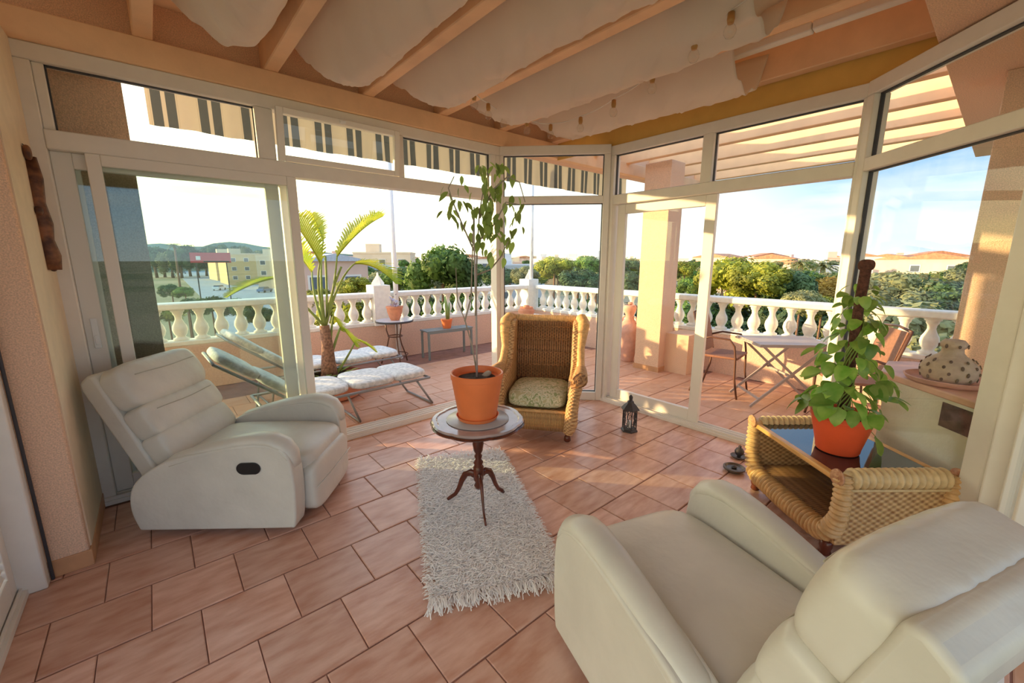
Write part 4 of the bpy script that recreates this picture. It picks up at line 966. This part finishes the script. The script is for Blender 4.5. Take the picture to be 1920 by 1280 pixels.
# trees: clumps of leaf cards on a branching volume
def crown_mesh(seed, m, n=7500, leaf_=.15, squash=.75):
    r_ = random.Random(seed); mb = MB(); cl = []
    for k in range(26):
        a, e = r_.uniform(0, 6.28), r_.uniform(-.5, 1.4); q = r_.uniform(.35, .78); cl.append((Vector((math.cos(a) * math.cos(e) * q, math.sin(a) * math.cos(e) * q, math.sin(e) * q * squash)), r_.uniform(.2, .36)))
    for k in range(n):
        c, rad = cl[k % len(cl)]; d = Vector((r_.gauss(0, 1), r_.gauss(0, 1), r_.gauss(0, 1))).normalized()
        p = c + d * rad * r_.uniform(.62, 1.12); s1 = Vector((r_.gauss(0, 1), r_.gauss(0, 1), r_.gauss(0, 1))); s1 = (s1 - d * s1.dot(d) * .7).normalized(); s2 = d.cross(s1).normalized()
        w_ = leaf_ * r_.uniform(.25, .55); j = len(mb.v)
        mb.v += [tuple(p - s1 * w_), tuple(p - s2 * w_ * .5), tuple(p + s1 * w_), tuple(p + s2 * w_ * .5)]; mb.f.append((j, j + 1, j + 2, j + 3))
    for c, rad in cl: mb.soft(c, (rad * 1.35,) * 3, 2, 4)
    return mb.mesh('foliage', m)
CR = {k: [crown_mesh(s_, 'leaves_' + k) for s_ in range(q)] for k, q in dict(yellow=2, green=2, dark=2, orange=1, olive=2).items()}
trunk = MB().tube([(0, 0, 0), (.1, 0, 2.5), (0, .05, 5)], [.25, .18, .1], 8).mesh('trunk', 'bark', True)
def tree(px, ytop, half, d, kind, label, group=None, flat=.8):
    p = far(px, ytop, d); rad = half / F_PX * d * 1.05; c = p.z - rad * flat * .80
    t = thing('tree', label, 'tree', (p.x, p.y, GZ), random.uniform(0, 6), group)
    f = link('foliage', random.choice(CR[kind]), t, (0, 0, c - GZ), None, (rad, rad, rad * flat)); f['kind'] = 'stuff'
    link('trunk', trunk, t, (0, 0, 0), None, (rad / 2.5, rad / 2.5, max(.2, (c - GZ) / 5)))
tree(830, 462, 76, 15, 'green', 'round bright green tree behind the far balustrade, above the bench', None, 1.05)
tree(745, 505, 40, 18, 'green', 'low green tree just left of the bright round tree')
tree(663, 518, 34, 12, 'yellow', 'small yellow-green shrub right of the bird-of-paradise plant')
tree(600, 540, 30, 11, 'yellow', 'yellow-green shrub top behind the bird-of-paradise plant')
tree(985, 500, 30, 24, 'olive', 'olive-grey shrub left of the far corner pole')
tree(1040, 482, 40, 34, 'yellow', 'yellow-green tree seen through the corner glazing')
tree(1085, 505, 45, 28, 'dark', 'dark green tree low in the corner glazing')
tree(1105, 478, 32, 30, 'green', 'green tree against the post right of the corner glazing')
tree(1165, 482, 42, 36, 'dark', 'dark tree left of the terrace pillar, above the urn')
tree(1190, 505, 40, 24, 'dark', 'dark tree directly behind the terrace pillar')
tree(1285, 490, 26, 24, 'yellow', 'yellow-green tree just right of the terrace pillar')
tree(1300, 520, 30, 20, 'green', 'green tree behind the door stile right of the pillar')
tree(1372, 484, 66, 15, 'yellow', 'big yellow-green tree behind the left garden chair', None, .95)
tree(1425, 492, 50, 14, 'yellow', 'yellow-green tree crown in the middle of the right doorway')
tree(1470, 502, 55, 14.5, 'dark', 'dark green tree behind the folding table', None, 1.0)
tree(1505, 545, 35, 11, 'olive', 'pale grey-green bush below the dark tree, by the balustrade')
tree(1555, 520, 44, 16, 'orange', 'orange autumn tree left of the corner post')
tree(1545, 552, 34, 12, 'yellow', 'yellow bush under the orange autumn tree')
tree(1660, 512, 60, 24, 'olive', 'hazy olive tree behind the top of the pothos')
tree(1735, 520, 60, 26, 'olive', 'wide hazy olive tree in the right glazing')
tree(1800, 524, 50, 24, 'dark', 'dark olive tree against the sunlit wall at the right')
tree(1690, 555, 60, 16, 'olive', 'low olive scrub behind the right balustrade')
tree(1770, 565, 50, 15, 'dark', 'low dark scrub behind the right end of the balustrade')
tree(312, 568, 26, 10, 'yellow', 'yellow-green bush behind the left end of the balustrade')
tree(352, 560, 24, 12, 'dark', 'dark bush behind the second baluster gap at the left')
tree(395, 556, 26, 12, 'green', 'green bush behind the third baluster gap at the left')
tree(440, 560, 26, 12, 'green', 'green bush left of the loungers, behind the balusters')
tree(480, 575, 24, 11, 'dark', 'dark bush behind the lounger headrests')
tree(320, 532, 17, 45, 'dark', 'dark hedge clump beside the street')
tree(345, 538, 15, 42, 'green', 'green hedge clump beside the street')
for i, (px, kd) in enumerate(((1020, 'dark'), (1085, 'green'), (1150, 'dark'), (1290, 'green'), (1360, 'dark'), (1420, 'yellow'), (1480, 'dark'), (1540, 'yellow'), (1605, 'olive'), (1680, 'olive'), (1750, 'dark'), (1820, 'olive'))):
    tree(px, 566, 100, 13.5 + 1.5 * (i % 3), kd, {'dark': 'dark', 'green': 'green', 'yellow': 'yellow-green', 'olive': 'olive'}[kd] + ' foliage filling the gaps of the right-hand balustrade', kd + ' shrubs behind the right-hand balustrade', 1.0)
for i, (px, kd) in enumerate(((655, 'yellow'), (700, 'green'), (790, 'dark'), (850, 'green'), (905, 'dark'), (960, 'dark'))):
    tree(px, 560, 75, 12.5 + 1.5 * (i % 3), kd, {'dark': 'dark', 'green': 'green', 'yellow': 'yellow-green'}[kd] + ' foliage filling the gaps of the far balustrade', kd + ' shrubs behind the far balustrade', 1.0)
for i in range(16):
    tree(285 + i * 16, 462 + random.uniform(-4, 10) , 19, 270 + random.uniform(-20, 20), random.choice(('dark', 'olive')), 'tree in the hazy row at the end of the street', 'trees at the end of the street', 1.2)
for i in range(46):
    tree(random.uniform(560, 1850), random.uniform(485, 494), random.uniform(8, 16), random.uniform(60, 150), random.choice(('dark', 'olive', 'green')), 'small distant tree among the town houses', 'trees among the town houses', .9)
for i in range(34):
    tree(560 + i * 40 + random.uniform(-8, 8), random.uniform(496, 512), random.uniform(26, 40), random.uniform(38, 60), random.choice(('dark', 'olive', 'olive', 'green')), 'dense middle-distance tree below the town', 'trees in the middle distance', .7)
# palms
plm = MB()
for k in range(26):
    a = k * 2.4; e = R(75 - 4.2 * k); pts = [Vector((0, 0, 0)), Vector((math.cos(a) * math.cos(e) * .6, math.sin(a) * math.cos(e) * .6, math.sin(e) * .6)), Vector((math.cos(a) * 1.15, math.sin(a) * 1.15, math.sin(e) * .7 - .35))]
    rib = bez(*pts, 6); sd = Vector((-math.sin(a), math.cos(a), 0)) * .12
    for i in range(6):
        j = len(plm.v); plm.v += [tuple(rib[i] - sd), tuple(rib[i]), tuple(rib[i] + sd), tuple(rib[i + 1] - sd * .8 - Vector((0, 0, .06))), tuple(rib[i + 1]), tuple(rib[i + 1] + sd * .8 - Vector((0, 0, .06)))]
        plm.f += [(j, j + 1, j + 4, j + 3), (j + 1, j + 2, j + 5, j + 4)]
plme = plm.mesh('fronds', 'leaves_olive')
for px, yt, half, d, lb in ((1503, 483, 18, 60, 'feathery palm on the skyline above the dark tree'), (1545, 484, 22, 62, 'broad palm on the skyline left of the corner post'), (325, 455, 8, 150, 'lone palm at the end of the street')):
    p = far(px, yt, d); rad = half / F_PX * d; t = thing('palm_tree', lb, 'palm tree', (p.x, p.y, GZ))
    link('fronds', plme, t, (0, 0, p.z - GZ - rad * .5), None, rad); MB().tube([(0, 0, 0), (.1, 0, p.z - GZ - rad * .5)], [.3, .22], 8).build('trunk', 'bark', t)
# houses
def house(px, d, wd, dp_, h, wm, rm_, label, group=None, pitched=True, rz=None, wins=2):
    p = far(px, 490, d); t = thing('house', label, 'house', (p.x, p.y, GZ), math.atan2(p.y, p.x) + (random.uniform(-.5, .5) if rz is None else rz), group)
    MB().b2((-dp_ / 2, -wd / 2, 0), (dp_ / 2, wd / 2, h)).build('wall', wm, t)
    if pitched: MB().prism([(-wd / 2 - .3, h), (wd / 2 + .3, h), (0, h + wd * .11)], -dp_ / 2 - .3, dp_ / 2 + .3, 'yz').build('roof', rm_, t)
    else:
        b = MB(); b.b2((-dp_ / 2 - .1, -wd / 2 - .1, h), (dp_ / 2 + .1, wd / 2 + .1, h + .35)); b.b2((-.5, wd * .1, h + .35), (2, wd * .35, h + 2.2)); b.build('roof', wm if wm != 'house_tan' else 'house_cream', t)
    for k in range(wins * int(max(1, h // 3.2))):
        c, fl_ = k % wins, k // wins; y = -wd / 2 + wd * (c + .5) / wins; z = h - 1.8 - 3.0 * fl_
        if z < .5: continue
        f_ = MB(); f_.b2((-dp_ / 2 - .06, y - .75, z - .7), (-dp_ / 2, y + .75, z + .7)); wo2 = f_.build('window', 'house_white', t); MB().b2((-dp_ / 2 - .08, y - .6, z - .55), (-dp_ / 2 - .06, y + .6, z + .55)).build('pane', 'window_dark', wo2)
house(604, 40, 5.5, 6, 8.4, 'house_pink', 'roof_grey', 'pink house with pale grey roof behind the bird-of-paradise plant', wins=2, rz=.3)
house(672, 62, 11, 8, 7.2, 'house_grey', 'roof_grey', 'long pale grey roofed house left of the white pole', wins=3, rz=-.2)
house(724, 100, 12, 9, 9.8, 'house_cream', 'roof_tile', 'cream house with windows just left of the white pole', pitched=False, wins=3)
house(1350, 130, 9, 9, 9.2, 'house_pink', 'roof_tile', 'pink house above the big yellow-green tree', wins=2)
house(1490, 120, 9, 9, 7.6, 'house_pink', 'roof_tile', 'peach house below the feathery palm', wins=2)
house(1560, 90, 8, 8, 7.2, 'house_white', 'roof_tile', 'white flat-roofed house beside the broad palm', pitched=False, wins=2)
house(968, 75, 9, 8, 7.4, 'house_grey', 'roof_grey', 'grey house left of the corner pole', pitched=False, wins=2)
house(462, 185, 15, 24, 10.3, 'house_tan', 'roof_tile', 'sunlit tan terraced building beside the street, nearer block', pitched=False, wins=4, rz=.15)
house(437, 225, 16, 24, 10.9, 'house_tan', 'roof_tile', 'sunlit tan terraced building beside the street, farther block', pitched=False, wins=4, rz=.15)
house(519, 150, 10, 12, 9.5, 'house_cream', 'roof_tile', 'sunlit cream block seen between the stacked glass door edges', pitched=False, wins=3)
house(576, 75, 7, 9, 8.6, 'house_tan', 'roof_tile', 'tan block left of the pink house', pitched=False, wins=3)
hr = random.Random(21); taken = [(o.location.x, o.location.y, 9 if o.name.startswith('house') else 2) for o in COL.objects if o.name.split('.')[0] in ('house', 'tree', 'palm_tree')]
n_h = 0
for i in range(1200):
    d = hr.choice((105, 125, 150, 190, 240, 300)) * hr.uniform(.88, 1.12); px = hr.uniform(540, 1850); wd = hr.uniform(8, 14)
    p = far(px, 490, d)
    if n_h >= 110 or any((p.x - a) ** 2 + (p.y - b) ** 2 < (c + wd * .72) ** 2 for a, b, c in taken): continue
    taken.append((p.x, p.y, wd * .72)); n_h += 1
    cn_ = hr.choice(('white', 'white', 'cream', 'pink', 'tan')); pt_ = hr.random() < .45
    lb = 'small %s %s house in the distant town on the skyline' % (cn_, 'tile-roofed' if pt_ else 'flat-roofed')
    house(px, d, wd, wd * .7, hr.uniform(6.2, 9.0) + d * .004, 'house_' + cn_, 'roof_tile', lb, '%s %s houses of the distant town' % (cn_, 'tile-roofed' if pt_ else 'flat-roofed'), pt_, wins=2 if d < 130 else 0)
# red board at the end of the street
p = far(395, 483, 100); t = thing('red_board', 'long red board standing high at the end of the street', 'sign', (p.x, p.y, GZ), math.atan2(p.y, p.x))
MB().b2((-.15, -3.2, p.z - GZ - .95), (.15, 3.2, p.z - GZ + .95)).build('board', 'red_sign', t)
for k in (-2.4, 2.4): MB().b2((-.1, k - .1, 0), (.1, k + .1, p.z - GZ - .95)).build('post', 'iron', t)
b = MB(); b.b2((-.19, 1.6, p.z - GZ - .4), (-.15, 2.3, p.z - GZ + .3)); b.build('emblem', 'sign_white', t)
b = MB(); b.b2((-.19, -2.9, p.z - GZ - .85), (-.15, 1.2, p.z - GZ - .6)); b.build('dark_band', 'black', t)
# cars
cb = MB().prism([(-2.1, .3), (2.1, .3), (2.15, .8), (1.3, .95), (-1.9, 1.0), (-2.1, .8)], -.85, .85)
cbm = {k: cb.mesh('body', 'car_' + k) for k in ('white', 'blue', 'grey', 'red')}
ccm = MB().prism([(-1.6, .98), (1.0, .95), (.4, 1.45), (-1.2, 1.45)], -.75, .75).mesh('cabin', 'window_dark')
whm = MB().lathe([(0, -.1), (.32, -.1), (.32, .1), (0, .1)], 12).mesh('wheel', 'black')
def car(px, py, k, label, group=None, a=.8):
    x, y = gpt(px, py); t = thing('car', label, 'car', (x, y, GZ + .05), a, group)
    link('body', cbm[k], t); link('cabin', ccm, t)
    for wx in (-1.3, 1.3):
        for wy in (-.8, .8): link('wheel', whm, t, (wx, wy, .32), (R(90), 0, 0))
for i, (px, py, k) in enumerate(((338, 503, 'grey'), (330, 508, 'white'), (352, 505, 'blue'), (372, 501, 'white'), (384, 506, 'grey'), (398, 504, 'white'), (345, 513, 'grey'), (325, 518, 'white'))):
    car(px, py, k, 'tiny parked car along the street at the left', 'cars parked along the street', .8 + .1 * i)
car(412, 544, 'white', 'white car on the street nearest the balustrade', None, 1.0)
car(497, 548, 'blue', 'blue car on the street behind the lounger')
# hills
def ridge(pxs, d, m, name, label):
    b = MB(); n = len(pxs)
    for px, py in pxs:
        p = far(px, py, d); q = far(px, py, d * 1.15); b.v += [(p.x * .96, p.y * .96, GZ), tuple(p), (q.x, q.y, GZ)]
    for i in range(n - 1): a = i * 3; b.f += [(a, a + 3, a + 4, a + 1), (a + 1, a + 4, a + 5, a + 2)]
    tag(b.build(name, m, None, True), label, None, None, 'structure')
ridge([(150, 485), (270, 458), (300, 456), (350, 462), (380, 462), (400, 456), (430, 453), (460, 456), (490, 462), (530, 466), (600, 472), (700, 480)], 420, 'hill_green', 'hill', 'low wooded hill at the end of the street')
ridge([(1560, 486), (1600, 478), (1640, 476), (1675, 464), (1700, 460), (1730, 464), (1760, 470), (1790, 464), (1820, 462), (1870, 470), (1960, 480), (2050, 486)], 2600, 'mountain', 'mountain', 'faint mountains coloured haze blue on the right-hand horizon')
